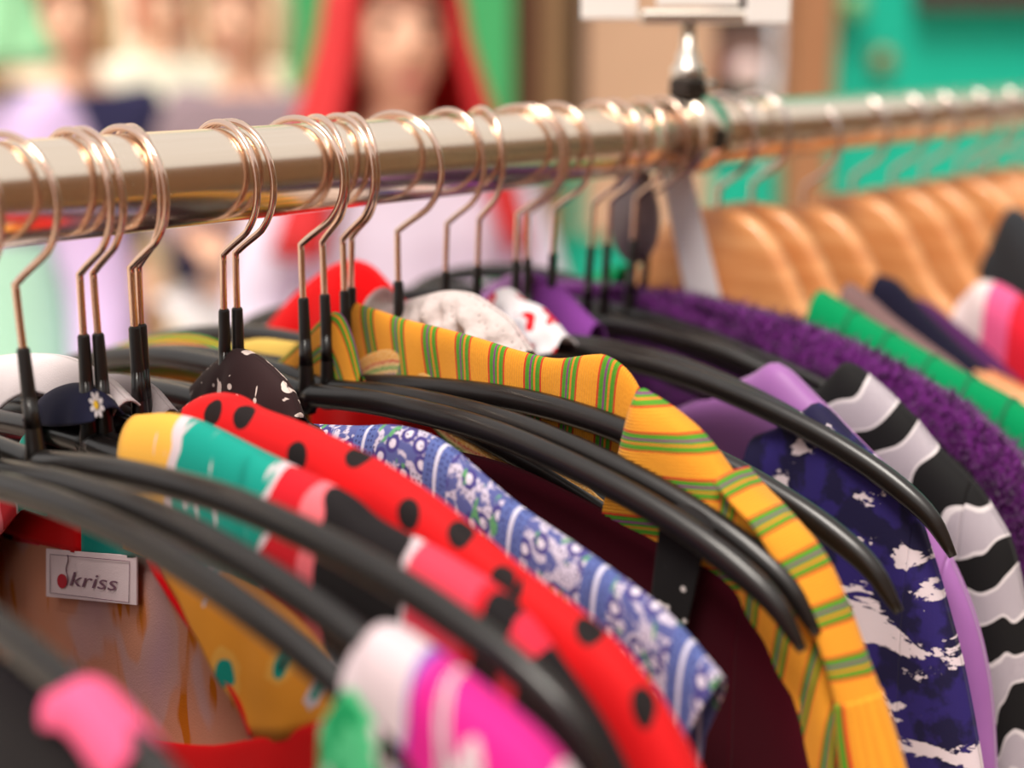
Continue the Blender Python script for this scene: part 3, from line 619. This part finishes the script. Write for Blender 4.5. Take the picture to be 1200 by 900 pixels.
tv = [lp(.27+.55*v.co.x/wdt, .30+.42*v.co.y) for v in tm.vertices]; tf = [tuple(p.vertices) for p in tm.polygons]
lt = obj('lettering', tv, tf, MT['ink'], g, False); lt.parent = lab
V, F = tube([lp(.26+.012*math.sin(t*9), .30+.62*t) for t in np.linspace(0, 1, 12)], .0002, 5); so = obj('lettering', V, F, MT['ink'], g); so.parent = lab
V = [lp(.2+.058*math.cos(a), .37+.15*math.sin(a)) for a in np.linspace(0, 2*math.pi, 20, endpoint=False)]
do = obj('red_dot', V, [tuple(range(20))], MT['inkred'], g, False); do.parent = lab
for a, b in (((.06, .1), (.94, .1)), ((.94, .1), (.94, .9)), ((.94, .9), (.06, .9)), ((.06, .9), (.06, .1))):
    V, F = tube([lp(*a), lp(*b)], .00012, 4); so = obj('border_stitch', V, F, MT['ink'], g); so.parent = lab

# --- red dress with black dots
XP = XU(152)
pp = yz([(204, 488), (235, 466), (270, 462), (300, 478), (350, 497), (420, 530), (500, 580), (600, 662), (700, 738), (762, 810), (812, 898), (835, 965)], XP)
garment('red_dotted_dress', 'bright red dress with black polka dots', XP, pp, MT['polka'], .0075, .013, .0012, .06, far_drop=.034, hem=-.72, neck=(.06, .05), sleeve_a=.17)

# --- dark brown print cloth tented over a hanger neck
drape('brown_print_cloth', XU(266), [(212, 470), (240, 438), (268, 414), (284, 410), (310, 425), (338, 455), (352, 490)], [(212, 484), (240, 488), (268, 490), (290, 494), (316, 496), (340, 496), (353, 498)], MT['brownprint'], None, T=.0075, R=.02, amp=.0016, lam=.016, label='dark brown cloth with white print tented over a hanger neck')

# --- blue floral blouse with short sleeve
XF = XU(280)
pf = yz([(345, 497), (365, 498), (420, 500), (470, 500), (520, 520), (600, 588), (700, 658), (780, 720), (846, 796)], XF)
bf = [(-y, z) for y, z in yz([(846, 798), (812, 872), (780, 960)], XF)]
garment('floral_blouse', 'blue and white floral blouse with short sleeve', XF, pf, MT['blue'], .0055, .012, .001, .06, far_drop=.03, neck=(.05, .03), sleeve_a=.16, bot=[(0, -.62), (bf[2][0]-.02, -.62), (bf[2][0], bf[2][1]-.05), (bf[1][0], bf[1][1]), (bf[0][0], bf[0][1]), (.3, bf[0][1])])

# --- maroon dress under the long bare arms
XM = XU(372)+.0045
pm = [(-.03, -.098), (-.085, -.096), (-.12, -.101), (-.15, -.108)]+yz([(845, 672), (875, 703), (902, 745), (925, 798), (945, 858), (957, 905), (966, 960)], XM)
garment('maroon_dress', 'dark maroon dress hanging under the long bare hanger arm', XM, pm, MT['maroon'], .0042, .012, .001, .05, hem=-.8, neck=(.05, .03), sleeve_a=.185)
# printed black strap looped over the arm
XS = XU(372)
drape('black_print_strap', XS, [(792, 588), (812, 590), (832, 602), (845, 616)], [(776, 726), (792, 738), (806, 742), (818, 735)], MT['blackprint'], None, T=.0072, R=.006, amp=.0004, lam=.02, n=24, label='black strap with white print looped over a hanger arm', cat='strap')

# --- yellow striped shirt
XY = XU(397); e = empty('striped_shirt', (XY, 0, RZ), 'orange-yellow cotton shirt with green, red and purple stripes', 'shirt')
XYb = XY+.0075
drape('collar', XYb, [(400, 372), (404, 354), (430, 360), (475, 375), (520, 386), (560, 397), (605, 411), (650, 421), (690, 417), (712, 418), (735, 435), (752, 462)],
      [(415, 432), (420, 445), (440, 455), (480, 470), (525, 482), (565, 496), (605, 512), (650, 522), (690, 530), (712, 536), (735, 545), (745, 560)], MT['yel_u'], e, T=.0022, R=.008, amp=.0014, lam=.045, n=60)
drape('collar_flap', XY-.0055, [(308, 438), (332, 420), (358, 396), (380, 373), (398, 368), (412, 396), (423, 441)], [(308, 446), (332, 446), (358, 446), (380, 446), (398, 447), (412, 448), (424, 449)], MT['yel_v'], e, T=.003, R=.014, amp=.0006, lam=.03, n=40)
drape('inner_facing', XY+.0056, [(418, 425), (440, 412), (470, 408), (485, 425), (540, 468), (600, 500), (660, 545), (705, 585), (740, 612)], [(418, 450), (440, 452), (470, 458), (500, 490), (545, 540), (600, 575), (660, 600), (700, 620), (740, 640)], MT['yel_back'], e, T=.0008, R=.006, amp=.0005, lam=.04, n=50, both=False)
XYf = XY
# body panel hangs from the shoulder, sleeve strip runs along the outer edge
shoulder = [(737, 470), (748, 456), (768, 464), (800, 486), (830, 514), (860, 552)]
drape('front_panel', XYf, [(722, 560), (735, 500), (748, 458), (768, 464), (800, 486), (830, 514), (860, 556), (905, 612), (940, 668), (966, 712), (985, 760), (1000, 815)],
      [(700, 1500), (730, 1500), (760, 1500), (790, 1500), (810, 1500), (840, 1500), (870, 1500), (905, 1500), (930, 1500), (950, 1500), (970, 1500), (990, 1500)], MT['yel_z'], e, T=.0066, R=.012, amp=.0010, lam=.05, n=80)
drape('side_panel', XYf, [(857, 553), (880, 582), (905, 610), (940, 665), (966, 710), (985, 760), (1000, 812)], [(858, 700), (872, 740), (895, 800), (915, 860), (940, 940), (965, 980), (985, 1000)], MT['yel_u'], e, T=.0074, R=.012, amp=.0016, lam=.03, n=60)
def sleeve_strip(nm, outer, inner, X, mat, T, n=70):
    o = smooth_curve(yz(outer, X), n); i = smooth_curve(yz(inner, X), n); V, UV, F = [], [], []
    s = np.r_[0, np.cumsum(np.linalg.norm(np.diff(o, axis=0), axis=1))]; K = 16
    for a in range(n):
        for k in range(K):
            t = k/(K-1)*1.5; wv = o[a]*(1-min(t, 1))+i[a]*min(t, 1)
            th = math.pi*(1-min(t, 1)) if False else 0
            ang = t/1.5*math.pi
            q = (1-math.cos(min(ang*1.0, math.pi)))/2
            # front: from seam (k=0) over the outer edge (middle) to the back
            c = math.cos(ang); p = o[a]*(1-abs(c))+i[a]*abs(c); x = X-T*(c*1.0 if c > 0 else c)*(1-.25*abs(c)**4)
            V.append((x, p[0], RZ+p[1])); UV.append((s[a], k*.0012))
    for a in range(n-1):
        for k in range(K-1): F.append((a*K+k, a*K+k+1, (a+1)*K+k+1, (a+1)*K+k))
    ob = obj(nm, V, F, mat, e, True, UV); md = ob.modifiers.new('cloth', 'SOLIDIFY'); md.thickness = .001; md.offset = 0; return ob
seam = [(857, 556), (880, 583), (905, 611), (940, 667), (966, 712), (985, 762), (999, 814)]
edge = [(858, 552), (898, 588), (938, 616), (968, 652), (992, 705), (1014, 765), (1036, 822)]
sleeve_strip('sleeve', edge, seam, XYf, MT['yel_u'], .0125)
sleeve_strip('cuff', [(1034, 812), (1048, 850), (1064, 900), (1084, 970)], [(998, 812), (1000, 850), (1006, 900), (1014, 970)], XYf, MT['yel_v'], .0135, 30)
P = smooth_curve(yz(seam, XYf), 50); V, F = tube([(XYf-.0094, y, RZ+z) for y, z in P], .0004, 6); obj('seam', V, F, plain('seam_thread', (120, 70, 20), .9), e)
# the far shoulder
far = [(-.045+.0, -.086), (.0, -.0)]
tp = [(.05, -.082), (.09, -.0765), (.13, -.083), (.17, -.096), (.2, -.118), (.215, -.16)]; bt = [(.05, -.6), (.09, -.6), (.13, -.6), (.17, -.6), (.2, -.6), (.218, -.6)]
V, F, UV = sheet(smooth_curve(tp, 40), smooth_curve(bt, 40), XYf, -1, .006, .012, .001, .05, 1.); V2, F2, UV2 = sheet(smooth_curve(tp, 40), smooth_curve(bt, 40), XYf, 1, .006, .012, .001, .05, 1.)
obj('far_shoulder', V+V2, F+[tuple(i+len(V) for i in f) for f in F2], MT['yel_v'], e, True, UV+UV2)

# --- white crinkled lace, red-white cloth, blue twist
XW = XU(480)
drape('white_lace_top', XW, [(430, 372), (438, 346), (450, 338), (458, 358), (480, 352), (520, 342), (548, 344), (572, 358), (598, 378), (620, 412)], [(430, 420), (440, 425), (452, 430), (465, 432), (488, 440), (520, 445), (548, 445), (575, 445), (600, 445), (621, 440)], MT['crochet'], None, T=.011, R=.02, amp=.002, lam=.014, lump=.003, n=110, label='white crinkled lace top bunched on the hangers behind the yellow collar')
drape('blue_cloth', XU(560), [(574, 372), (584, 366), (600, 382), (612, 405)], [(574, 430), (584, 430), (600, 432), (612, 432)], MT['royal'], None, T=.006, R=.012, amp=.001, lam=.012, n=30, label='small royal blue cloth between the lace top and the red white cloth')
drape('red_white_cloth', XU(590), [(560, 372), (578, 346), (594, 338), (612, 352), (634, 362), (650, 380), (662, 395)], [(560, 410), (578, 412), (594, 412), (612, 414), (634, 414), (650, 412), (664, 410)], MT['redwhite'], None, T=.010, R=.018, amp=.002, lam=.014, lump=.0014, n=60, label='crumpled red and white cloth behind the white lace top')
# --- red garment on the far arm, violet collar behind
XR = XU(540)
drape('red_jacket', XR, [(285, 425), (312, 388), (345, 348), (380, 318), (410, 305), (432, 312), (455, 336), (480, 365), (500, 390)], [(285, 520), (312, 520), (345, 520), (380, 520), (410, 520), (432, 520), (455, 520), (480, 520), (500, 520)], MT['red'], None, T=.012, R=.03, amp=.002, lam=.05, n=60, label='bright red jacket shoulder at the far side under the rail', cat='jacket')
drape('lilac_collar', XU(640), [(548, 362), (570, 340), (598, 322), (622, 320)], [(548, 420), (570, 420), (598, 420), (622, 420)], MT['lilac'], None, T=.006, R=.015, n=30, label='pale lilac cloth left of the violet collar', cat='cloth')
drape('violet_collar', XU(655), [(606, 340), (616, 320), (640, 325), (664, 345), (690, 372), (700, 380)], [(606, 420), (616, 420), (640, 420), (664, 420), (690, 420), (700, 420)], MT['violet'], None, T=.008, R=.015, n=40, label='violet shirt collar standing behind the bare hanger necks', cat='collar')

# --- navy print dress (two pieces of outline: over the arm and the near sleeve)
XV = XU(615)+.004
pv = yz([(885, 500), (915, 488), (945, 468), (962, 474), (1000, 512), (1040, 552), (1070, 590), (1090, 645), (1108, 705), (1130, 790), (1150, 900), (1158, 970)], XV)
pv = [(y, z-.004 if i < 3 else z) for i, (y, z) in enumerate(pv)]
garment('navy_print_dress', 'deep navy dress with splashed white print', XV, pv, MT['navy'], .0075, .014, .0022, .045, hem=-.8, neck=(.05, .03), sleeve_a=.185)
# --- lilac satin dress
XL = XU(652)+.001
pl = yz([(780, 470), (830, 462), (880, 440), (912, 426), (955, 464), (1010, 520), (1075, 588), (1130, 690), (1158, 790), (1167, 900), (1170, 970)], XL)
pl[0] = (pl[0][0], pl[0][1]-.006)
garment('lilac_dress', 'lilac satin dress beyond the navy print dress', XL, pl, MT['lilac'], .0075, .014, .002, .05, hem=-.85, neck=(.05, .03), sleeve_a=.19)
# --- black and white banded dress
XK = XU(702)
pk = yz([(950, 466), (968, 448), (993, 425), (1025, 446), (1049, 468), (1069, 487), (1098, 523), (1142, 566), (1168, 605), (1186, 640), (1202, 710), (1222, 800), (1235, 900)], XK)
garment('banded_dress', 'black and white dress with bold curved bands and fine hatching', XK, pk, MT['bw'], .0085, .016, .002, .06, hem=-.85, neck=(.06, .04), sleeve_a=.185)
# --- purple fluffy coat
XQ = XU(768)
pq = yz([(668, 350), (700, 345), (760, 340), (805, 344), (850, 353), (908, 367), (976, 390), (1025, 412), (1084, 444), (1142, 482), (1200, 537), (1245, 600), (1280, 700), (1300, 850)], XQ)
g = garment('purple_coat', 'purple fluffy coat at the end of the near rail', XQ, pq, MT['purple'], .012, .018, .0015, .06, hem=-.9, neck=(.03, .02), sleeve_a=.19, lump=.0008)
Vp, Fp = [], []; rp = random.Random(3); prq = smooth_curve(pq, 200)
for i in range(9000):
    k = rp.randrange(0, 199); t = rp.random(); p = prq[k]*(1-t)+prq[k+1]*t; d = rp.random()**1.5*.035; sd_ = -1 if rp.random() < .8 else 1
    gq = math.sqrt(max(0, 1-(1-min(d/.018, 1))**2)); b = Vector((XQ+sd_*.012*gq, p[0], RZ+p[1]-d)); nn = Vector((sd_*(.3+gq), -.35+rp.gauss(0, .4), (1-gq)*1.2+rp.gauss(0, .4))).normalized()
    tt = Vector((rp.gauss(0, 1), rp.gauss(0, 1), rp.gauss(0, 1))).normalized()*.0005; k0 = len(Vp); Vp += [b-tt, b+tt, b+nn*(.003+.003*rp.random())]; Fp.append((k0, k0+1, k0+2))
pile = obj('pile', Vp, Fp, MT['purple'], g, False); pile['kind'] = 'stuff'

# --- green quilted jacket and the garments on the far rail
XG = XU(845)
pg = yz([(962, 340), (975, 348), (1014, 372), (1055, 396), (1101, 422), (1142, 444), (1200, 477), (1260, 530), (1300, 610)], XG)
g = garment('green_jacket', 'bright green quilted jacket on the far rail', XG, pg, MT['green'], .013, .018, .001, .08, hem=-.7, neck=(.06, .04), sleeve_a=.19)
P = smooth_curve(pg, 60); THR = plain('dark_green_thread', (0, 108, 66), .8)
for k in (7, 14, 22, 29, 36, 44, 51):
    y, z = P[k]; pts = []
    for t in np.linspace(-1, 1, 15): pts.append((XG+.0133*t, y, RZ+z-.018*(1-math.sqrt(max(0, 1-t*t)))+.0003))
    V, F = tube(pts, .0009, 6); obj('quilt_seam', V, F, THR, g)
XE = XU(884); pe = yz([(995, 332), (1015, 346), (1045, 372), (1085, 402), (1130, 436), (1170, 480), (1195, 560)], XE)
garment('mauve_top', 'mauve grey top between the green jacket and navy cloth', XE, pe, MT['mauve'], .0115, .016, .001, hem=-.6, neck=(.05, .04))
XE2 = XU(946); pe = yz([(1030, 322), (1050, 330), (1080, 362), (1120, 402), (1170, 450), (1210, 520)], XE2)
garment('navy_blouse', 'plain dark navy blouse on the far rail beside wooden hangers', XE2, pe, MT['dknavy'], .0115, .016, .001, hem=-.6, neck=(.05, .04))
XE3 = XU(975); pe = yz([(1050, 352), (1080, 352), (1125, 385), (1170, 425), (1215, 475), (1240, 540)], XE3)
garment('plum_top', 'dark plum top under the S-curved wooden hanger', XE3, pe, MT['dkviolet'], .0115, .016, .001, hem=-.6, neck=(.03, .02))
XE4 = XU(1003); pe = yz([(1128, 350), (1150, 330), (1180, 338), (1220, 370), (1260, 420), (1290, 520)], XE4)
garment('pink_striped_blouse', 'pink, red and white striped blouse at the right edge', XE4, pe, MT['pinkstripe'], .012, .018, .001, hem=-.6, neck=(.05, .03))
XE5 = XU(1087); pe = yz([(1160, 290), (1178, 250), (1195, 246), (1230, 285), (1270, 330), (1310, 400)], XE5)
garment('charcoal_jacket', 'dark charcoal jacket on the far rail at the right edge', XE5, pe, MT['charcoal'], .012, .018, .001, hem=-.6, neck=(.05, .03))

# --- cloth at the left edge
drape('white_shirt_collar', XU(128), [(-30, 430), (0, 418), (40, 415), (80, 420), (118, 440), (150, 470)], [(-30, 500), (0, 500), (30, 470), (60, 455), (100, 465), (150, 492)], MT['whitecloth'], None, T=.008, R=.014, amp=.0015, lam=.03, n=50, label='white shirt collar behind the leftmost hanger necks', cat='collar')
drape('daisy_cloth', XU(93), [(42, 482), (60, 460), (85, 450), (110, 455), (128, 478)], [(42, 490), (60, 492), (85, 494), (110, 493), (128, 490)], MT['daisy'], None, T=.008, R=.012, amp=.001, lam=.02, n=30, label='small navy cloth with daisy print around a hanger neck at left')
XD = XU(93)-.0088; dz_ = bpy.data.objects['daisy_cloth']; py_, pz_ = yz([(114, 474)], XD)[0]
for k in range(8):
    a = 2*math.pi*k/8+.2; dv = Vector((0, math.cos(a), math.sin(a))); pv_ = Vector((0, -math.sin(a), math.cos(a))); c0 = Vector((XD, py_, RZ+pz_))
    V = [c0+dv*(.0012+.0032*(1-math.cos(t))/2)+pv_*.0009*math.sin(t)+Vector((-.0003*math.sin(t/2), 0, 0)) for t in np.linspace(0, 2*math.pi, 10, endpoint=False)]
    obj('petal', V, [tuple(range(10))], MT['whitecloth'], dz_)
V = [Vector((XD-.0005, py_+.0014*math.cos(t), RZ+pz_+.0014*math.sin(t))) for t in np.linspace(0, 2*math.pi, 14, endpoint=False)]
obj('flower_centre', V, [tuple(range(14))], plain('daisy_yellow', (240, 190, 30), .8), dz_)
drape('grey_knit', XU(175), [(95, 455), (120, 440), (150, 442), (175, 452), (200, 480)], [(95, 500), (120, 500), (150, 500), (175, 500), (201, 500)], MT['greycloth'], None, T=.006, R=.012, n=30, label='grey white knit cloth left of the brown print cloth')
drape('yellow_blouse', XU(420), [(170, 450), (205, 432), (250, 412), (300, 398), (350, 402)], [(170, 520), (205, 520), (250, 520), (300, 520), (350, 520)], MT['yellowcloth'], None, T=.006, R=.02, n=30, label='pale yellow cloth beneath the arched far hanger arm at left', cat='cloth')

# ------------------------------------------------------------------ people in the street
def skin_mesh(pts, edges, voxel=None, extra=None):
    """pts: name -> (co, rx, ry). Grow a skinned mesh, optionally join extra geometry and remesh into one surface"""
    names = list(pts); me = bpy.data.meshes.new('tmp'); me.from_pydata([pts[n][0] for n in names], [(names.index(a), names.index(b)) for a, b in edges], [])
    o = bpy.data.objects.new('tmp', me); C.objects.link(o); o.modifiers.new('s', 'SKIN')
    for i, n in enumerate(names): me.skin_vertices[0].data[i].radius = pts[n][1:3]; me.skin_vertices[0].data[i].use_root = (i == 0)
    o.modifiers.new('u', 'SUBSURF').levels = 1
    bpy.context.view_layer.update(); m2 = bpy.data.meshes.new_from_object(o.evaluated_get(bpy.context.evaluated_depsgraph_get()))
    bpy.data.objects.remove(o)
    if extra:
        bm = bmesh.new(); bm.from_mesh(m2)
        for V, F in extra:
            vs = [bm.verts.new(v) for v in V]
            for f in F: bm.faces.new([vs[i] for i in f])
        bm.to_mesh(m2); bm.free()
    if voxel:
        o = bpy.data.objects.new('tmp', m2); C.objects.link(o); r = o.modifiers.new('r', 'REMESH'); r.mode = 'VOXEL'; r.voxel_size = voxel; sm = o.modifiers.new('sm', 'SMOOTH'); sm.iterations = 3
        bpy.context.view_layer.update(); m3 = bpy.data.meshes.new_from_object(o.evaluated_get(bpy.context.evaluated_depsgraph_get())); bpy.data.objects.remove(o); m2 = m3
    m2.polygons.foreach_set('use_smooth', [True]*len(m2.polygons)); return m2
def head_geo():
    bm = bmesh.new(); bmesh.ops.create_icosphere(bm, subdivisions=4, radius=1)
    for v in bm.verts:
        x, y, z = v.co; k = 1-.28*max(0, -z)**1.5                       # narrower jaw
        X, Y, Z = x*.076*k, y*.094*(1-.1*max(0, -z)), z*.116
        f = max(0, -y)
        Y -= .020*math.exp(-((x/.16)**2+((z+.12)/.24)**2))*f            # nose
        Y += .010*f*(math.exp(-(((abs(x)-.42)/.2)**2+((z-.08)/.14)**2)))  # eye sockets
        Y -= .006*f*math.exp(-((x/.3)**2+((z+.52)/.1)**2))              # lips
        Y -= .010*f*math.exp(-((x/.3)**2+((z+.85)/.16)**2))             # chin
        X += math.copysign(.016, x)*math.exp(-((y-.08)/.14)**2-((z+.02)/.26)**2)*(abs(x) > .8)   # ears
        v.co = (X, Y-.012, Z+1.585)
    V = [tuple(v.co) for v in bm.verts]; F = [[v.index for v in f.verts] for f in bm.faces]; bm.free(); return V, F
HEAD = head_geo()
def person(loc, height, yaw, label, top_mat, low_mat, hair_mat, elbows, wrists, hair='long', skirt=0., lean=0., flare=.06):
    sc = height/1.70; e = empty('person', (loc[0], loc[1], 0), label, 'person'); e.rotation_euler = (lean, 0, yaw); e.scale = (sc, sc, sc)
    P = {'pelvis': ((0, 0, .93), .15, .11), 'spine': ((0, .01, 1.1), .125, .095), 'chest': ((0, .01, 1.28), .15, .105), 'neckb': ((0, .012, 1.42), .07, .06), 'neck': ((0, .0, 1.5), .052, .052), 'headc': ((0, -.005, 1.58), .05, .05)}
    E = [('pelvis', 'spine'), ('spine', 'chest'), ('chest', 'neckb'), ('neckb', 'neck'), ('neck', 'headc')]
    for s, sd in ((-1, 'l'), (1, 'r')):
        el = Vector(elbows[(s+1)//2]); wr = Vector(wrists[(s+1)//2]); dr = (wr-el).normalized(); pal = wr+dr*.085
        P.update({'hip'+sd: ((s*.09, 0, .86), .088, .088), 'kn'+sd: ((s*.1, -.012, .48), .058, .058), 'an'+sd: ((s*.1, .03, .09), .038, .038), 'to'+sd: ((s*.115, -.13, .035), .036, .03),
                  'sh'+sd: ((s*.165, .01, 1.375), .062, .06), 'el'+sd: (tuple(el), .041, .041), 'wr'+sd: (tuple(wr), .026, .026), 'pa'+sd: (tuple(pal), .032, .018)})
        E += [('pelvis', 'hip'+sd), ('hip'+sd, 'kn'+sd), ('kn'+sd, 'an'+sd), ('an'+sd, 'to'+sd), ('chest', 'sh'+sd), ('sh'+sd, 'el'+sd), ('el'+sd, 'wr'+sd), ('wr'+sd, 'pa'+sd)]
        side = dr.cross(Vector((0, 0, 1))); side = side.normalized() if side.length > .2 else Vector((0, -1, 0)); cur = dr.cross(side).normalized()
        for k, (q, ln) in enumerate(((-.03, .062), (-.010, .076), (.010, .072), (.03, .056))):
            a = pal+side*q+dr*.012; b = a+dr*ln*.55+cur*.008; c = b+dr*ln*.4+cur*.022
            P.update({f'f{k}a'+sd: (tuple(a), .010, .010), f'f{k}b'+sd: (tuple(b), .009, .009), f'f{k}c'+sd: (tuple(c), .0075, .0075)}); E += [('pa'+sd, f'f{k}a'+sd), (f'f{k}a'+sd, f'f{k}b'+sd), (f'f{k}b'+sd, f'f{k}c'+sd)]
        a = wr+dr*.03-side*.03; b = a+dr*.035-side*.03; c = b+dr*.03-side*.004
        P.update({'ta'+sd: (tuple(a), .012, .012), 'tb'+sd: (tuple(b), .010, .010), 'tc'+sd: (tuple(c), .008, .008)}); E += [('wr'+sd, 'ta'+sd), ('ta'+sd, 'tb'+sd), ('tb'+sd, 'tc'+sd)]
    def add(name, me, mat, par=e):
        me.materials.clear(); me.materials.append(mat); me.name = name; o = bpy.data.objects.new(name, me); C.objects.link(o); o.parent = par; return o
    add('body', skin_mesh(P, E, .0075, [HEAD]), MT['skin'])
    T = {k: P[k] for k in P if k[:2] in ('pe', 'sp', 'ch', 'sh', 'el', 'wr') or k == 'neckb'}; T = {k: (v[0], v[1]+.022+(.012 if k[:2] == 'wr' else 0), v[2]+.022+(.012 if k[:2] == 'wr' else 0)) for k, v in T.items()}
    T['neckb'] = (P['neckb'][0][:2]+(1.40,), .09, .08)
    add('top', skin_mesh(T, [x for x in E if x[0] in T and x[1] in T], .012), top_mat)
    if skirt:
        V, F = tube([(0, 0, skirt), (0, 0, .96), (0, 0, .7), (0, 0, .4), (0, 0, .3)], [.17, .2, .23, .27, .285], 32, False, (1., .8))
        o = obj('skirt', V, F, low_mat, e, True, None, False)
    else:
        T = {k: (P[k][0], P[k][1]+.02, P[k][2]+.02) for k in P if k[:2] in ('pe', 'hi', 'kn', 'an')}
        add('trousers', skin_mesh(T, [x for x in E if x[0] in T and x[1] in T], .012), low_mat)
    # face details
    def ball(name, c, r, mat):
        bm = bmesh.new(); bmesh.ops.create_icosphere(bm, subdivisions=2, radius=1); me = bpy.data.meshes.new(name)
        for v in bm.verts: v.co = Vector((v.co.x*r[0], v.co.y*r[1], v.co.z*r[2]))+Vector(c)
        bm.to_mesh(me); bm.free(); return add(name, me, mat)
    for s in (-1, 1):
        ball('eye', (s*.032, -.088, 1.597), (.013, .006, .007), MT['eye']); ball('eyebrow', (s*.032, -.098, 1.618), (.018, .005, .004), MT['eye'])
    ball('lips', (0, -.106, 1.524), (.022, .007, .008), MT['lips'])
    # hair: shell over the skull with an opening for the face
    gap = {'long': 46, 'short': 62, 'scarf': 40}[hair]; ln = {'long': .34, 'short': .10, 'scarf': .13}[hair]; n = 40; rows = 16; V, F = [], []
    for i in range(n+1):
        ph = math.radians(gap+(360-2*gap)*i/n); sx, cy = math.sin(ph), -math.cos(ph)
        for k in range(rows):
            t = k/(rows-1)
            if t < .5: th = t/.5*math.pi/2; rx, ry, z = .092*math.sin(th), .112*math.sin(th), 1.60+.128*math.cos(th)
            else:
                q = (t-.5)/.5; fl = {'long': flare, 'short': -.012, 'scarf': .05}[hair]; wv = .008*math.sin(9*ph+6*q); rx, ry, z = .092+fl*q+wv*q, .112+fl*q*.6+wv*q, 1.60-ln*q
            front = 1.0 if t < .35 else 1.
            V.append((rx*sx, ry*cy, z))
    for i in range(n):
        for k in range(rows-1): F.append((i*rows+k, i*rows+k+1, (i+1)*rows+k+1, (i+1)*rows+k))
    me = bpy.data.meshes.new('hair'); me.from_pydata(V, [], F); me.polygons.foreach_set('use_smooth', [True]*len(me.polygons)); h = add('headscarf' if hair == 'scarf' else 'hair', me, hair_mat); md = h.modifiers.new('s', 'SOLIDIFY'); md.thickness = .022; md.offset = 1
    # fringe over the forehead
    V, F = [], []
    for i in range(15):
        ph = math.radians(-gap-4+(2*gap+8)*i/14)
        for k in range(6):
            th = (k/5)*math.radians({'long': 62, 'short': 58, 'scarf': 66}[hair]); V.append((.1*math.sin(th)*math.sin(ph), -.118*math.sin(th)*math.cos(ph)-.004, 1.60+.134*math.cos(th)))
    for i in range(14):
        for k in range(5): F.append((i*6+k, i*6+k+1, (i+1)*6+k+1, (i+1)*6+k))
    me = bpy.data.meshes.new('fringe'); me.from_pydata(V, [], F); me.polygons.foreach_set('use_smooth', [True]*len(me.polygons)); h = add('fringe', me, hair_mat); md = h.modifiers.new('s', 'SOLIDIFY'); md.thickness = .014; md.offset = 1
    for s in (-1, 1):
        o = obj('shoe', *box((s*.115, -.055, .04), (.1, .27, .08)), MT['dknavy'], e, True, None, False); bev(o, .03, 3)
    return e
FACE = math.atan2(-H.x, H.y)          # yaw 0 faces -Y; this turns a figure to face the camera
def ppl(px, py, D): v = bgp(px, py, D); return v
hang = [(-.24, .02, 1.12), (.24, .02, 1.12)], [(-.27, -.05, .88), (.27, -.05, .88)]
hold = [(-.25, -.02, 1.12), (.25, -.02, 1.12)], [(-.05, -.24, 1.10), (.06, -.22, 1.16)]
RH = plain('red_hair', (214, 34, 40), .6, var=.25, scale=50)
c = ppl(462, 60, 2.15); person(c, 1.60, FACE+.3, 'blurred woman with long red hair in a pale lavender coat behind the rail', cloth('lavender_coat', (226, 212, 232)), cloth('dark_skirt', (70, 60, 72)), RH, *hold, flare=.11)
c = ppl(-58, 60, 2.3); person(c, 1.68, FACE-.3, 'person in lilac top, mint skirt and mint green headscarf at the left edge', cloth('lilac_sweater', (222, 196, 240)), cloth('mint_skirt', (190, 240, 214)), cloth('mint_scarf', (176, 246, 190)), *hang, hair='scarf', skirt=1.2)
c = ppl(86, 40, 3.6); person(c, 1.64, FACE+.2, 'person in navy short jacket standing behind the lilac top', cloth('navy_jacket', (50, 48, 80)), cloth('tan_trousers', (226, 180, 150)), plain('fair_hair', (236, 200, 150), .6, var=.2), *hang, hair='short', skirt=0.)
c = ppl(286, 40, 3.4); person(c, 1.64, FACE-.2, 'person in grey jacket with fair hair left of the red-haired woman', cloth('grey_jacket', (150, 130, 138)), cloth('white_trousers', (246, 240, 244)), plain('blond_hair', (250, 220, 180), .6, var=.2), *hold, hair='short')
c = ppl(190, 40, 5.2); person(c, 1.7, FACE+.5, 'distant person in cream shirt in the sunlit street', cloth('cream_shirt', (252, 244, 226)), cloth('sand_trousers', (236, 212, 180)), plain('ginger_hair', (224, 130, 100), .6, var=.2), *hang, hair='short')
